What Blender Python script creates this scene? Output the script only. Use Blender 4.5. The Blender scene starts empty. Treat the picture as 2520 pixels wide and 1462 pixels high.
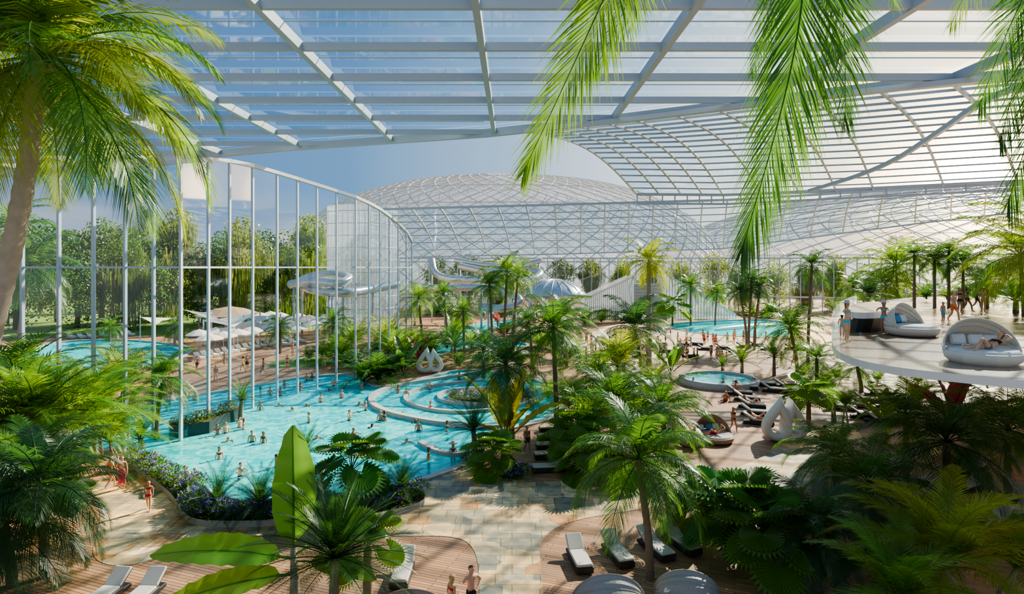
import bpy, math, random
from mathutils import Vector, Matrix, noise
from mathutils.geometry import tessellate_polygon
random.seed(7)
F=1500.0; CH=12.0; HY=640.0; CX=1260.0
def V(*a): return Vector(a)
def W(px,py,z=0.0):
    d=F*(CH-z)/(py-HY); return V((px-CX)/F*d,d,z)
def WD(px,py,d): return V((px-CX)/F*d,d,CH-(py-HY)/F*d)
def WH(px,py,H):
    d=F*H/(HY-py); return V((px-CX)/F*d,d,CH+H)
COL=bpy.context.scene.collection
# ---------------- materials ----------------
def newmat(name):
    m=bpy.data.materials.new(name); m.use_nodes=True
    nt=m.node_tree; nt.nodes.clear()
    out=nt.nodes.new('ShaderNodeOutputMaterial'); return m,nt,out
def pbr(name,col,rough=.5,metal=0,var=.0,scale=3,spec=.5,bump=0,objrand=0.0,trans=0.0,tcol=None):
    m,nt,out=newmat(name); N=nt.nodes; Lk=nt.links
    b=N.new('ShaderNodeBsdfPrincipled'); b.inputs['Roughness'].default_value=rough; b.inputs['Metallic'].default_value=metal
    b.inputs['Specular IOR Level'].default_value=spec
    tc=N.new('ShaderNodeTexCoord'); nz=N.new('ShaderNodeTexNoise'); nz.inputs['Scale'].default_value=scale; nz.inputs['Detail'].default_value=4
    Lk.new(tc.outputs['Object'],nz.inputs['Vector'])
    hsv=N.new('ShaderNodeHueSaturation'); hsv.inputs['Color'].default_value=(*col,1)
    mr=N.new('ShaderNodeMapRange'); mr.inputs['To Min'].default_value=1-var; mr.inputs['To Max'].default_value=1+var
    Lk.new(nz.outputs['Fac'],mr.inputs['Value'])
    if objrand>0:
        oi=N.new('ShaderNodeObjectInfo'); m2=N.new('ShaderNodeMapRange'); m2.inputs['To Min'].default_value=1-objrand; m2.inputs['To Max'].default_value=1+objrand
        Lk.new(oi.outputs['Random'],m2.inputs['Value'])
        mu=N.new('ShaderNodeMath'); mu.operation='MULTIPLY'; Lk.new(mr.outputs[0],mu.inputs[0]); Lk.new(m2.outputs[0],mu.inputs[1]); Lk.new(mu.outputs[0],hsv.inputs['Value'])
        m3=N.new('ShaderNodeMapRange'); m3.inputs['To Min'].default_value=.475; m3.inputs['To Max'].default_value=.52
        Lk.new(oi.outputs['Random'],m3.inputs['Value']); Lk.new(m3.outputs[0],hsv.inputs['Hue'])
    else: Lk.new(mr.outputs[0],hsv.inputs['Value'])
    Lk.new(hsv.outputs[0],b.inputs['Base Color'])
    if bump>0:
        bp=N.new('ShaderNodeBump'); bp.inputs['Strength'].default_value=bump; Lk.new(nz.outputs['Fac'],bp.inputs['Height']); Lk.new(bp.outputs[0],b.inputs['Normal'])
    if trans>0:
        t=N.new('ShaderNodeBsdfTranslucent'); t.inputs['Color'].default_value=(*(tcol or col),1)
        mx=N.new('ShaderNodeMixShader'); mx.inputs[0].default_value=trans
        Lk.new(b.outputs[0],mx.inputs[1]); Lk.new(t.outputs[0],mx.inputs[2]); Lk.new(mx.outputs[0],out.inputs[0])
    else: Lk.new(b.outputs[0],out.inputs[0])
    return m
def glass(name,tint,gl=.04,rough=.03,haze=0.0,hazecol=(.8,.85,.9),mxg=.2):
    m,nt,out=newmat(name); N=nt.nodes; Lk=nt.links
    t=N.new('ShaderNodeBsdfTransparent'); t.inputs[0].default_value=(*tint,1)
    g=N.new('ShaderNodeBsdfGlossy'); g.inputs['Roughness'].default_value=rough; g.inputs[0].default_value=(.85,.93,1,1)
    lw=N.new('ShaderNodeLayerWeight'); lw.inputs[0].default_value=.25
    mr=N.new('ShaderNodeMapRange'); mr.inputs['To Min'].default_value=gl; mr.inputs['To Max'].default_value=mxg
    Lk.new(lw.outputs['Fresnel'],mr.inputs['Value'])
    mx=N.new('ShaderNodeMixShader'); Lk.new(mr.outputs[0],mx.inputs[0]); Lk.new(t.outputs[0],mx.inputs[1]); Lk.new(g.outputs[0],mx.inputs[2])
    last=mx
    if haze>0:
        d=N.new('ShaderNodeBsdfDiffuse'); d.inputs[0].default_value=(*hazecol,1)
        tr=N.new('ShaderNodeBsdfTranslucent'); tr.inputs[0].default_value=(*hazecol,1)
        a=N.new('ShaderNodeMixShader'); a.inputs[0].default_value=.5; Lk.new(d.outputs[0],a.inputs[1]); Lk.new(tr.outputs[0],a.inputs[2])
        m2=N.new('ShaderNodeMixShader'); m2.inputs[0].default_value=haze; Lk.new(mx.outputs[0],m2.inputs[1]); Lk.new(a.outputs[0],m2.inputs[2]); last=m2
    Lk.new(last.outputs[0],out.inputs[0]); return m
def brickmat(name,c1,c2,mort,bw,rh,rot=0,ms=.01,ncol=None,rough=.55,nscale=.4,cells=False):
    m,nt,out=newmat(name); N=nt.nodes; Lk=nt.links
    b=N.new('ShaderNodeBsdfPrincipled'); b.inputs['Roughness'].default_value=rough; b.inputs['Specular IOR Level'].default_value=.3
    tc=N.new('ShaderNodeTexCoord'); mp=N.new('ShaderNodeMapping'); mp.inputs['Rotation'].default_value=(0,0,rot)
    Lk.new(tc.outputs['Object'],mp.inputs[0])
    br=N.new('ShaderNodeTexBrick'); br.inputs['Color1'].default_value=(*c1,1); br.inputs['Color2'].default_value=(*c2,1); br.inputs['Mortar'].default_value=(*mort,1)
    br.inputs['Scale'].default_value=1; br.inputs['Mortar Size'].default_value=ms; br.inputs['Brick Width'].default_value=bw; br.inputs['Row Height'].default_value=rh
    br.offset=.37; br.squash=1.3; br.squash_frequency=3
    Lk.new(mp.outputs[0],br.inputs['Vector'])
    nz=N.new('ShaderNodeTexNoise'); nz.inputs['Scale'].default_value=nscale; nz.inputs['Detail'].default_value=6; Lk.new(mp.outputs[0],nz.inputs['Vector'])
    cr=N.new('ShaderNodeValToRGB'); cr.color_ramp.elements[0].position=.38; cr.color_ramp.elements[1].position=.62
    cr.color_ramp.elements[0].color=(*(ncol[0] if ncol else (.85,.85,.85)),1); cr.color_ramp.elements[1].color=(*(ncol[1] if ncol else (1.1,1.1,1.1)),1)
    Lk.new(nz.outputs['Fac'],cr.inputs[0])
    mx=N.new('ShaderNodeMix'); mx.data_type='RGBA'; mx.blend_type='MULTIPLY'; mx.inputs[0].default_value=1
    Lk.new(br.outputs['Color'],mx.inputs[6]); Lk.new(cr.outputs[0],mx.inputs[7]); last=mx.outputs[2]
    if cells:
        vo=N.new('ShaderNodeTexVoronoi'); vo.distance='CHEBYCHEV'; vo.inputs['Scale'].default_value=.75; vo.inputs['Randomness'].default_value=.85; Lk.new(mp.outputs[0],vo.inputs['Vector'])
        sp=N.new('ShaderNodeSeparateColor'); Lk.new(vo.outputs['Color'],sp.inputs[0]); c2_=N.new('ShaderNodeValToRGB'); c2_.color_ramp.interpolation='CONSTANT'
        e=c2_.color_ramp.elements; e[0].position=0; e[0].color=(.27,.27,.24,1); e[1].position=.88; e[1].color=(.50,.30,.16,1)
        for p,c in ((.14,(.48,.43,.34)),(.34,(.72,.55,.35)),(.55,(.38,.35,.28)),(.66,(.78,.66,.48)),(.8,(.56,.42,.27))):
            q=e.new(p); q.color=(*c,1)
        Lk.new(sp.outputs[0],c2_.inputs[0]); m3=N.new('ShaderNodeMix'); m3.data_type='RGBA'; m3.blend_type='MULTIPLY'; m3.inputs[0].default_value=1
        Lk.new(last,m3.inputs[6]); Lk.new(c2_.outputs[0],m3.inputs[7]); last=m3.outputs[2]
    Lk.new(last,b.inputs['Base Color'])
    Lk.new(b.outputs[0],out.inputs[0]); return m
M={}
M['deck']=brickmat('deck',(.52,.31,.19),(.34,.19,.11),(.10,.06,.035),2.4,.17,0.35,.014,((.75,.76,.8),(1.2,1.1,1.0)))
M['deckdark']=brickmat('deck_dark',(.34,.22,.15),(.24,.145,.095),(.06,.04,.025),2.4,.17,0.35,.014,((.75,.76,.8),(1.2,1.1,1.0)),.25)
M['stone']=brickmat('stone',(1.2,1.12,1.0),(.9,.88,.84),(.42,.37,.30),1.3,.75,.0,.015,((.70,.74,.74),(1.28,1.12,.92)),.5,1.6,True)
M['sand']=pbr('sand',(.76,.56,.37),.9,var=.08,scale=1)
M['lawn']=pbr('lawn',(.17,.28,.04),.9,var=.3,scale=.3)
M['coping']=pbr('coping',(.42,.41,.38),.5,var=.15,scale=2)
M['whitecoat']=pbr('white_coat',(.72,.73,.74),.35,var=.03)
M['steel']=pbr('facade_steel',(.42,.49,.56),.35,var=.03)
M['steelroof']=pbr('roof_steel',(.40,.46,.52),.4,var=.03)
M['glasswall']=glass('glass_wall',(.88,.95,1),.07,mxg=.3)
M['glassroof']=glass('glass_roof',(.74,.88,1.0),.04)
M['glassdome']=glass('glass_dome',(.87,.93,.98),.08,haze=.27,hazecol=(.72,.78,.84))
M['chrome']=pbr('slide_chrome',(.50,.57,.60),.28,metal=.6,var=.2)
M['trunk']=pbr('trunk',(.22,.16,.11),.85,var=.3,scale=4,bump=.4)
M['trunkpale']=pbr('trunk_pale',(.36,.31,.25),.8,var=.3,scale=4,bump=.4)
def leaf(n,c,t): return pbr(n,c,.36,var=.3,scale=1.5,objrand=.38,trans=.42,tcol=t)
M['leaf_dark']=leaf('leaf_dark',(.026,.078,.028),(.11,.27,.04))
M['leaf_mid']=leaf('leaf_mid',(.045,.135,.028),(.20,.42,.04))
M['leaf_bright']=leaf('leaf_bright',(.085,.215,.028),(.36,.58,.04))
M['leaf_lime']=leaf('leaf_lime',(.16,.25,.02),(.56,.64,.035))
M['leaf_glossy']=pbr('leaf_glossy',(.10,.28,.04),.25,var=.2,scale=2,trans=.45,tcol=(.38,.72,.08))
M['leaf_yellow']=leaf('leaf_yellow',(.40,.41,.03),(.75,.68,.05))
M['leaf_red']=leaf('leaf_red',(.22,.05,.05),(.45,.12,.10))
M['tree_leaf']=leaf('tree_leaf',(.065,.13,.024),(.20,.32,.035))
M['willow']=leaf('willow',(.15,.23,.04),(.40,.48,.07))
M['purple']=pbr('purple_petal',(.20,.13,.58),.6,var=.3,scale=10)
M['wickerdark']=pbr('wicker_dark',(.04,.034,.03),.6,var=.4,scale=30,bump=.3)
M['cushion']=pbr('cushion_linen',(.57,.52,.46),.9,var=.05)
M['wickerwhite']=pbr('wicker_white',(.66,.62,.54),.6,var=.15,scale=25,bump=.2)
M['wickergrey']=pbr('wicker_grey',(.34,.32,.30),.6,var=.3,scale=30,bump=.3)
M['wickerbrown']=pbr('wicker_brown',(.38,.27,.2),.6,var=.2,scale=25,bump=.2)
M['fabricwhite']=pbr('fabric_white',(.80,.79,.76),.8,var=.04,trans=.3,tcol=(.9,.88,.8))
M['blue']=pbr('blue_fabric',(.10,.28,.5),.8,var=.1)
M['tan']=pbr('tan_roof',(.34,.24,.16),.8,var=.2)
M['blackstone']=pbr('black_stone',(.03,.035,.035),.35,var=.3)
M['soil']=pbr('soil',(.04,.045,.025),.95,var=.3)
M['sculpt']=pbr('sculpture_white',(.70,.67,.63),.5,var=.08,scale=12)
M['eye']=pbr('eye_dark',(.02,.015,.01),.3)
M['lip']=pbr('lip',(.45,.13,.11),.5)
M['basin']=pbr('pool_tile',(.12,.66,.74),.4,var=.45,scale=1.3)
M['foam']=pbr('foam',(.7,.88,.9),.5,var=.2,scale=6)
def cloth(n,c): M[n]=pbr('cloth_'+n,c,.8,var=.08)
for n,c in dict(navy=(.02,.03,.08),pink=(.75,.06,.2),green=(.12,.55,.08),orange=(.8,.2,.04),white=(.8,.8,.78),black=(.02,.02,.02),aqua=(.1,.5,.65),yellow=(.8,.6,.06),crimson=(.55,.02,.04)).items(): cloth(n,c)
for n,c in dict(skin1=(.60,.31,.18),skin2=(.44,.21,.115),skin3=(.68,.39,.25)).items(): M[n]=pbr(n,c,.5,var=.05,scale=5)
for n,c in dict(hair1=(.03,.018,.01),hair2=(.16,.08,.03),hair3=(.5,.33,.13)).items(): M[n]=pbr(n,c,.5,var=.3,scale=20)
def water():
    m,nt,out=newmat('water'); N=nt.nodes; Lk=nt.links
    t=N.new('ShaderNodeBsdfTransparent'); t.inputs[0].default_value=(.45,.96,1,1)
    g=N.new('ShaderNodeBsdfGlossy'); g.inputs['Roughness'].default_value=.05
    df=N.new('ShaderNodeBsdfDiffuse'); 
    tc=N.new('ShaderNodeTexCoord'); nz=N.new('ShaderNodeTexNoise'); nz.inputs['Scale'].default_value=1.3; nz.inputs['Detail'].default_value=5; nz.inputs['Distortion'].default_value=1.2
    Lk.new(tc.outputs['Object'],nz.inputs[0])
    cr=N.new('ShaderNodeValToRGB'); cr.color_ramp.elements[0].position=.38; cr.color_ramp.elements[1].position=.66
    cr.color_ramp.elements[0].color=(.0,.46,.56,1); cr.color_ramp.elements[1].color=(.20,.90,.94,1)
    Lk.new(nz.outputs['Fac'],cr.inputs[0]); Lk.new(cr.outputs[0],df.inputs[0])
    bp=N.new('ShaderNodeBump'); bp.inputs['Strength'].default_value=.3; bp.inputs['Distance'].default_value=.12; Lk.new(nz.outputs['Fac'],bp.inputs['Height']); Lk.new(bp.outputs[0],g.inputs['Normal'])
    a=N.new('ShaderNodeMixShader'); a.inputs[0].default_value=.58; Lk.new(t.outputs[0],a.inputs[1]); Lk.new(df.outputs[0],a.inputs[2])
    lw=N.new('ShaderNodeLayerWeight'); lw.inputs[0].default_value=.2; Lk.new(bp.outputs[0],lw.inputs['Normal'])
    mr=N.new('ShaderNodeMapRange'); mr.inputs['To Min'].default_value=.02; mr.inputs['To Max'].default_value=.30; Lk.new(lw.outputs['Fresnel'],mr.inputs['Value'])
    b=N.new('ShaderNodeMixShader'); Lk.new(mr.outputs[0],b.inputs[0]); Lk.new(a.outputs[0],b.inputs[1]); Lk.new(g.outputs[0],b.inputs[2])
    Lk.new(b.outputs[0],out.inputs[0]); return m
M['water']=water()
# ---------------- mesh helpers ----------------
class MB:
    def __init__(s): s.v=[]; s.f=[]
    def add(s,vs,fs):
        o=len(s.v); s.v+= [tuple(x) for x in vs]; s.f+=[tuple(i+o for i in f) for f in fs]; return s
    def mesh(s,name,mat,smooth=True):
        me=bpy.data.meshes.new(name); me.from_pydata(s.v,[],s.f); me.update()
        if mat: me.materials.append(M[mat] if isinstance(mat,str) else mat)
        if smooth: me.polygons.foreach_set('use_smooth',[True]*len(me.polygons))
        return me
def frame(T):
    T=T.normalized(); up=V(0,0,1) if abs(T.z)<.95 else V(0,1,0)
    S=T.cross(up).normalized(); U=S.cross(T).normalized(); return T,S,U
def tube(mb,pts,rad,n=8,cap=True):
    vs=[];k=len(pts); pS=None
    for i,p in enumerate(pts):
        T=(pts[min(i+1,k-1)]-pts[max(i-1,0)])
        T,S,U=frame(T)
        if pS is not None:
            S=(pS-T*pS.dot(T)); S=S.normalized() if S.length>1e-5 else frame(T)[1]; U=S.cross(T).normalized()
        pS=S
        r=rad[i] if isinstance(rad,(list,tuple)) else rad
        for j in range(n):
            a=2*math.pi*j/n; vs.append(p+S*math.cos(a)*r+U*math.sin(a)*r)
    fs=[(i*n+j,i*n+(j+1)%n,(i+1)*n+(j+1)%n,(i+1)*n+j) for i in range(k-1) for j in range(n)]
    if cap: fs+= [tuple(range(n))[::-1],tuple((k-1)*n+j for j in range(n))]
    mb.add(vs,fs)
def beam(mb,a,b,w,h):
    T=(b-a).normalized(); up=V(0,0,1) if abs(T.z)<.98 else V(0,1,0); S=T.cross(up).normalized(); U=S.cross(T)
    vs=[p+S*x*w/2+U*y*h/2 for p in (a,b) for x,y in ((-1,-1),(1,-1),(1,1),(-1,1))]
    mb.add(vs,[(0,3,2,1),(4,5,6,7),(0,1,5,4),(1,2,6,5),(2,3,7,6),(3,0,4,7)])
def polybeam(mb,pts,w,h):
    vs=[];k=len(pts)
    for i,p in enumerate(pts):
        T=(pts[min(i+1,k-1)]-pts[max(i-1,0)]).normalized(); S=T.cross(V(0,0,1)).normalized(); U=S.cross(T)
        for x,y in ((-1,-1),(1,-1),(1,1),(-1,1)): vs.append(p+S*x*w/2+U*y*h/2)
    fs=[(i*4+j,i*4+(j+1)%4,i*4+4+(j+1)%4,i*4+4+j) for i in range(k-1) for j in range(4)]+[(3,2,1,0),(k*4-4,k*4-3,k*4-2,k*4-1)]
    mb.add(vs,fs)
def box(mb,c,s,bev=0):
    x,y,z=s[0]/2,s[1]/2,s[2]/2; b=bev
    if b<=0:
        vs=[V(c[0]+i*x,c[1]+j*y,c[2]+k*z) for k in(-1,1) for i,j in((-1,-1),(1,-1),(1,1),(-1,1))]
        mb.add(vs,[(3,2,1,0),(4,5,6,7),(0,1,5,4),(1,2,6,5),(2,3,7,6),(3,0,4,7)]); return
    vs=[]
    for zz,ins in [(-z,b),(-z+b,0),(z-b,0),(z,b)]:
        X=x-ins;Y=y-ins
        pts=[(-X+b,-Y),(X-b,-Y),(X,-Y+b),(X,Y-b),(X-b,Y),(-X+b,Y),(-X,Y-b),(-X,-Y+b)]
        vs+=[V(c[0]+p,c[1]+q,c[2]+zz) for p,q in pts]
    fs=[(r*8+j,r*8+(j+1)%8,r*8+8+(j+1)%8,r*8+8+j) for r in range(3) for j in range(8)]+[tuple(range(8))[::-1],tuple(range(24,32))]
    mb.add(vs,fs)
def lathe(mb,prof,n=24,c=(0,0,0),a0=0,a1=2*math.pi):
    full=abs(a1-a0-2*math.pi)<1e-4; m=n if full else n+1; k=len(prof)
    vs=[V(c[0]+r*math.cos(a0+(a1-a0)*j/n),c[1]+r*math.sin(a0+(a1-a0)*j/n),c[2]+z) for r,z in prof for j in range(m)]
    fs=[(i*m+j,i*m+(j+1)%m,(i+1)*m+(j+1)%m,(i+1)*m+j) for i in range(k-1) for j in range(n)]
    mb.add(vs,fs)
def chaikin(p,it=2,closed=True):
    p=[Vector(q) for q in p]
    for _ in range(it):
        q=[]; n=len(p)
        if not closed: q.append(p[0])
        for i in range(n if closed else n-1):
            a=p[i]; b=p[(i+1)%n]; q+=[a*.75+b*.25,a*.25+b*.75]
        if not closed: q.append(p[-1])
        p=q
    return p
def root(name,label,cat,loc=(0,0,0),rz=0,mesh=None,group=None,kind=None,scale=1):
    o=bpy.data.objects.new(name,mesh); COL.objects.link(o); o.location=loc; o.rotation_euler=(0,0,rz)
    o.scale=(scale,)*3
    o['label']=' '.join(label.split()[:12]); o['category']=cat
    if group:o['group']=group
    if kind:o['kind']=kind
    if mesh is None:o.empty_display_size=.3
    return o
def part(name,mesh,par,loc=(0,0,0),rot=(0,0,0),scale=1,label=None,mat=None):
    o=bpy.data.objects.new(name,mesh); COL.objects.link(o); o.parent=par; o.location=loc; o.rotation_euler=rot; o.scale=(scale,)*3 if not hasattr(scale,'__len__') else scale
    if label:o['label']=label
    if mat:
        o.material_slots[0].link='OBJECT'; o.material_slots[0].material=M[mat]
    return o
def flat(name,outer,holes,z,mat,label,cat,kind='structure'):
    polys=[[V(p.x,p.y,0) for p in outer]]+[[V(p.x,p.y,0) for p in h] for h in holes]
    tris=tessellate_polygon(polys); vs=[V(p.x,p.y,z) for pl in polys for p in pl]
    fs=[]
    for t in tris:
        a,b,c=[vs[i] for i in t]; fs.append(t if (b-a).cross(c-a).z>0 else t[::-1])
    mb=MB(); mb.add(vs,fs); return root(name,label,cat,mesh=mb.mesh(name,mat,False),kind=kind)
def GP(l,it=2): return chaikin([W(*p) for p in l],it)
# ---------------- floors and pools ----------------
main_px=[(335,1108),(385,1150),(440,1185),(500,1215),(620,1245),(780,1250),(900,1222),(1000,1190),(1080,1165),(1150,1138),(1165,1118),(1150,1095),(1190,1066),(1270,1050),(1340,1035),(1378,1005),(1365,965),(1325,935),(1240,925),(1190,912),(1120,912),(1075,925),(990,945),(930,955),(905,945),(880,925),(830,922),(740,930),(640,948),(520,968),(410,985),(300,1010),(200,1050),(160,1090),(220,1110)]
main=GP(main_px)
outd=GP([(90,850),(180,838),(300,836),(420,845),(480,860),(430,885),(330,905),(270,950),(180,985),(100,960),(70,900)])
wave=GP([(1630,800),(1700,793),(1800,788),(1890,786),(1960,800),(1960,825),(1880,832),(1780,826),(1690,818)])
river=GP([(1040,862),(1090,835),(1140,805),(1210,790),(1290,785),(1300,797),(1220,806),(1180,822),(1210,838),(1300,846),(1295,856),(1190,852),(1120,862),(1070,880)])
big=[V(-220,6,0),V(160,6,0),V(260,330,0),V(-260,330,0)]
flat('floor',big,[main,outd,wave,river],0,'deck','warm wooden plank deck around the pools','floor')
stone=GP([(215,1205),(250,1255),(240,1320),(222,1370),(270,1396),(350,1388),(430,1355),(540,1325),(800,1310),(1000,1322),(1100,1318),(1160,1335),(1182,1400),(1175,1560),(1345,1560),(1332,1400),(1325,1330),(1390,1285),(1520,1262),(1700,1235),(1900,1215),(2010,1190),(2050,1140),(2130,1100),(2110,1050),(2020,1045),(1930,1080),(1880,1125),(1780,1165),(1600,1150),(1400,1185),(1290,1185),(1200,1172),(1160,1142),(1085,1172),(1005,1197),(905,1230),(780,1258),(620,1255),(495,1224),(435,1193),(375,1158),(325,1120),(290,1150)],2)
flat('floor',stone,[],.015,'stone','mosaic of grey, blue and sandy slate slabs forming a path','floor')
sand=GP([(1390,880),(1420,840),(1480,806),(1560,792),(1700,780),(1900,776),(2080,790),(2080,850),(1960,862),(1850,866),(1700,878),(1600,900),(1480,905)])
flat('floor',sand,[wave],.015,'sand','pale sandy beach sloping around the wave pool','floor')
lawn=[W(-900,835),W(60,835),W(150,822),W(420,826),W(700,818),W(880,800),V(-42,132,0),V(-42,325,0),V(-255,325,0),V(-255,92,0)]
flat('floor',lawn,[],.02,'lawn','sunlit green lawn outside the glass facade','lawn')
flat('floor',GP([(640,900),(720,880),(860,870),(870,890),(780,903),(700,905)]),[],.02,'lawn','small green lawn patch beside the outdoor terrace','lawn')
def pool(outline,lab,depth=1.1,wz=-.12):
    r=root('swimming_pool',lab,'pool')
    mb=MB(); n=len(outline)
    top=[V(p.x,p.y,0) for p in outline]; bot=[V(p.x,p.y,-depth) for p in outline]
    mb.add(top+bot,[(i,(i+1)%n,n+(i+1)%n,n+i) for i in range(n)])
    tr=tessellate_polygon([bot]); mb.add(bot,[tuple(t) for t in tr]); part('basin',mb.mesh('basin','basin',False),r)
    mb=MB(); w=[V(p.x,p.y,wz) for p in outline]; fs=[]
    for t in tessellate_polygon([w]):
        a,b,c=[w[i] for i in t]; fs.append(t if (b-a).cross(c-a).z>0 else t[::-1])
    mb.add(w,fs); part('water_surface',mb.mesh('water','water',False),r)
    mb=MB(); area=sum(outline[i].x*outline[(i+1)%n].y-outline[(i+1)%n].x*outline[i].y for i in range(n))
    sg=1 if area>0 else -1; vs=[]
    for i in range(n):
        T=(outline[(i+1)%n]-outline[i-1]); T.z=0; T.normalize(); S=V(T.y,-T.x,0)*sg; p=V(outline[i].x,outline[i].y,0)
        vs+=[p-S*.05+V(0,0,-.02),p-S*.05+V(0,0,.1),p+S*.45+V(0,0,.1),p+S*.45+V(0,0,0)]
    fs=[(i*4+j,i*4+j+1,((i+1)%n)*4+j+1,((i+1)%n)*4+j) for i in range(n) for j in range(3)]
    mb.add(vs,fs); part('coping',mb.mesh('coping','coping',False),r)
pool(main,'large free-form turquoise lagoon pool with pale stone coping')
pool(outd,'outdoor free-form turquoise pool beyond the glass facade')
pool(wave,'turquoise wave pool bordered by the sandy beach')
pool(river,'winding turquoise lazy river between palms')
def curb(pts,lab,w=.5,h=.34,z=-.02,closed=False,mat='coping'):
    p=chaikin([W(*q) for q in pts],3,closed)
    if closed: p.append(p[0].copy())
    p=[V(q.x,q.y,z) for q in p]; mb=MB(); polybeam(mb,p,w,h); root('pool_divider',lab,'divider',mesh=mb.mesh('divider',mat,False))
curb([(1225,908),(1130,925),(1010,942),(930,962),(908,985),(930,1008),(1010,1030),(1110,1045),(1190,1052),(1250,1048)],'curved pale stone divider separating lagoon and lazy river',.5,.4)
curb([(1190,935),(1090,945),(1015,960),(990,980),(1020,1000),(1110,1016),(1200,1010),(1280,1000),(1320,980)],'curved inner stone divider of the lazy river',.3,.3)
curb([(1240,955),(1160,955),(1090,962),(1075,978),(1100,992),(1180,992)],'low stone rim around the lazy river island',.3,.3)
curb([(1035,1088),(1070,1108),(1110,1118),(1150,1115)],'short curved stone jetty at the pool edge',.45,.25)
isl=GP([(1095,968),(1180,960),(1270,958),(1305,975),(1290,992),(1200,1000),(1110,992)])
def planter(outline,h,lab,mat='coping',z0=0.0):
    mb=MB(); n=len(outline); a=[V(p.x,p.y,z0) for p in outline]; b=[V(p.x,p.y,h) for p in outline]
    r=root('planter',lab,'planter')
    mb.add(a+b,[(i,(i+1)%n,n+(i+1)%n,n+i) for i in range(n)]); part('planter_wall',mb.mesh('pw',mat,False),r)
    mb=MB(); mb.add(b,[tuple(t) for t in tessellate_polygon([b])]); part('soil',mb.mesh('soil','soil',False),r)
planter(isl,.25,'low island planter in the lazy river',z0=-1.05)
planter([W(418,1076),W(515,1062),W(592,1024),W(590,1018),W(510,1046),W(415,1060)],.7,'black stone planter box standing in the pool','blackstone',-1.05)
planter(GP([(300,1130),(325,1122),(400,1172),(480,1215),(600,1252),(720,1262),(700,1296),(560,1300),(470,1296),(440,1262),(420,1225),(340,1165)]),.32,'curving planting bed with low stone edge beside the pool')
planter(GP([(780,1262),(900,1236),(1000,1210),(1050,1225),(1040,1255),(900,1285),(780,1292)]),.32,'planting bed along the pool edge with tropical plants')
c=W(1768,943); r=root('hot_tub','round raised hot tub with stone rim and turquoise water','hot tub',c)
mb=MB(); lathe(mb,[(3.7,0),(3.75,.55),(3.2,.6),(3.15,.1)],48); part('rim',mb.mesh('rim','coping'),r)
mb=MB(); lathe(mb,[(0.01,.42),(3.2,.42)],48); part('water_surface',mb.mesh('tubwater','water',False),r)
mb=MB(); lathe(mb,[(0.01,.03),(3.2,.03)],48); part('basin',mb.mesh('tubbasin','basin',False),r)
mb=MB(); pts=chaikin([W(1760,812),W(1840,806),W(1910,800)],3,False); tube(mb,pts,[.1+.5*math.sin(math.pi*i/(len(pts)-1)) for i in range(len(pts))],8)
root('water_wave','foaming wave rolling across the wave pool','wave',mesh=mb.mesh('wave','foam'))
# ---------------- glass facade ----------------
wb=[(-60,39),(55,39.5),(145,40),(230,40.5),(308,41),(378,41),(445,40.9),(513,43.9),(565,47),(622,50),(682,53),(732,55.4),(780,57.6),(828,60),(875,62),(908,64.5),(935,67),(958,70),(980,73),(1000,77),(1014,82)]
wt=[430,428,425,418,412,405,398,393,396,408,425,440,455,470,485,500,515,532,550,570,595]
r=root('wall_left','tall curved glass curtain wall with slim grey mullions','wall',kind='structure')
base=[];top=[]
for (px,d),ty in zip(wb,wt):
    x=(px-CX)/F*d; base.append(V(x,d,0)); top.append(V(x,d,CH-(ty-HY)/F*d))
mb=MB(); n=len(base); mb.add(base+top,[(i,i+1,n+i+1,n+i) for i in range(n-1)]); part('glazing',mb.mesh('glazing','glasswall',False),r)
for a,b in zip(base,top):
    mb=MB(); s=V(0,0,-1.05) if (a.y<62 and a.x>-24) else V(0,0,0)
    beam(mb,a+s,b,.15,.26); part('mullion',mb.mesh('mullion','steel',False),r)
for lst,w in ((top,.3),([V(p.x,p.y,12.0-.012*p.y) for p in base],.13)):
    mb=MB(); polybeam(mb,lst,w,w); part('transom',mb.mesh('transom','steel',False),r)
r=root('wall_back','distant glazed facade with closely spaced white mullions','wall',kind='structure')
def fx(x): return 138-.004*(x-20)**2
xs=[-24+i*2.0 for i in range(56)]
mb=MB(); mb.add([V(x,fx(x),0) for x in xs]+[V(x,fx(x),12.4) for x in xs],[(i,i+1,len(xs)+i+1,len(xs)+i) for i in range(len(xs)-1)]); part('glazing',mb.mesh('glazing','glasswall',False),r)
mm=MB(); beam(mm,V(0,0,0),V(0,0,12.4),.16,.16); mm=mm.mesh('mullion','steel',False)
for x in xs: part('mullion',mm,r,(x,fx(x),0))
for z in (4,12.4):
    mb=MB(); polybeam(mb,[V(x,fx(x),z) for x in xs],.3,.3); part('transom',mb.mesh('transom','steel',False),r)
# ---------------- roofs ----------------
edge=[(-62,72),(-40,62),(-20,53.7),(-2,47.6),(7,43),(22,34.5),(30,31.5),(70,29)]
def ey(x):
    for (a,b),(c,d) in zip(edge,edge[1:]):
        if a<=x<=c: return b+(d-b)*(x-a)/(c-a)
    return edge[0][1] if x<edge[0][0] else edge[-1][1]
r=root('ceiling','flat glass roof with white steel rafters and purlins','roof',kind='structure')
ZR=22.0; mb=MB(); n=len(edge); mb.add([V(x,4,ZR+.35) for x,_ in edge]+[V(x,y,ZR+.35) for x,y in edge],[(i,i+1,n+i+1,n+i) for i in range(n-1)]); part('glazing',mb.mesh('roofglass','glassroof',False),r)
x=-1.4-8.55*6
while x<60:
    mb=MB(); beam(mb,V(x,4,ZR),V(x,ey(x),ZR),.30,.5); part('rafter',mb.mesh('rafter','steelroof',False),r); x+=8.55
y=9.6
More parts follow.
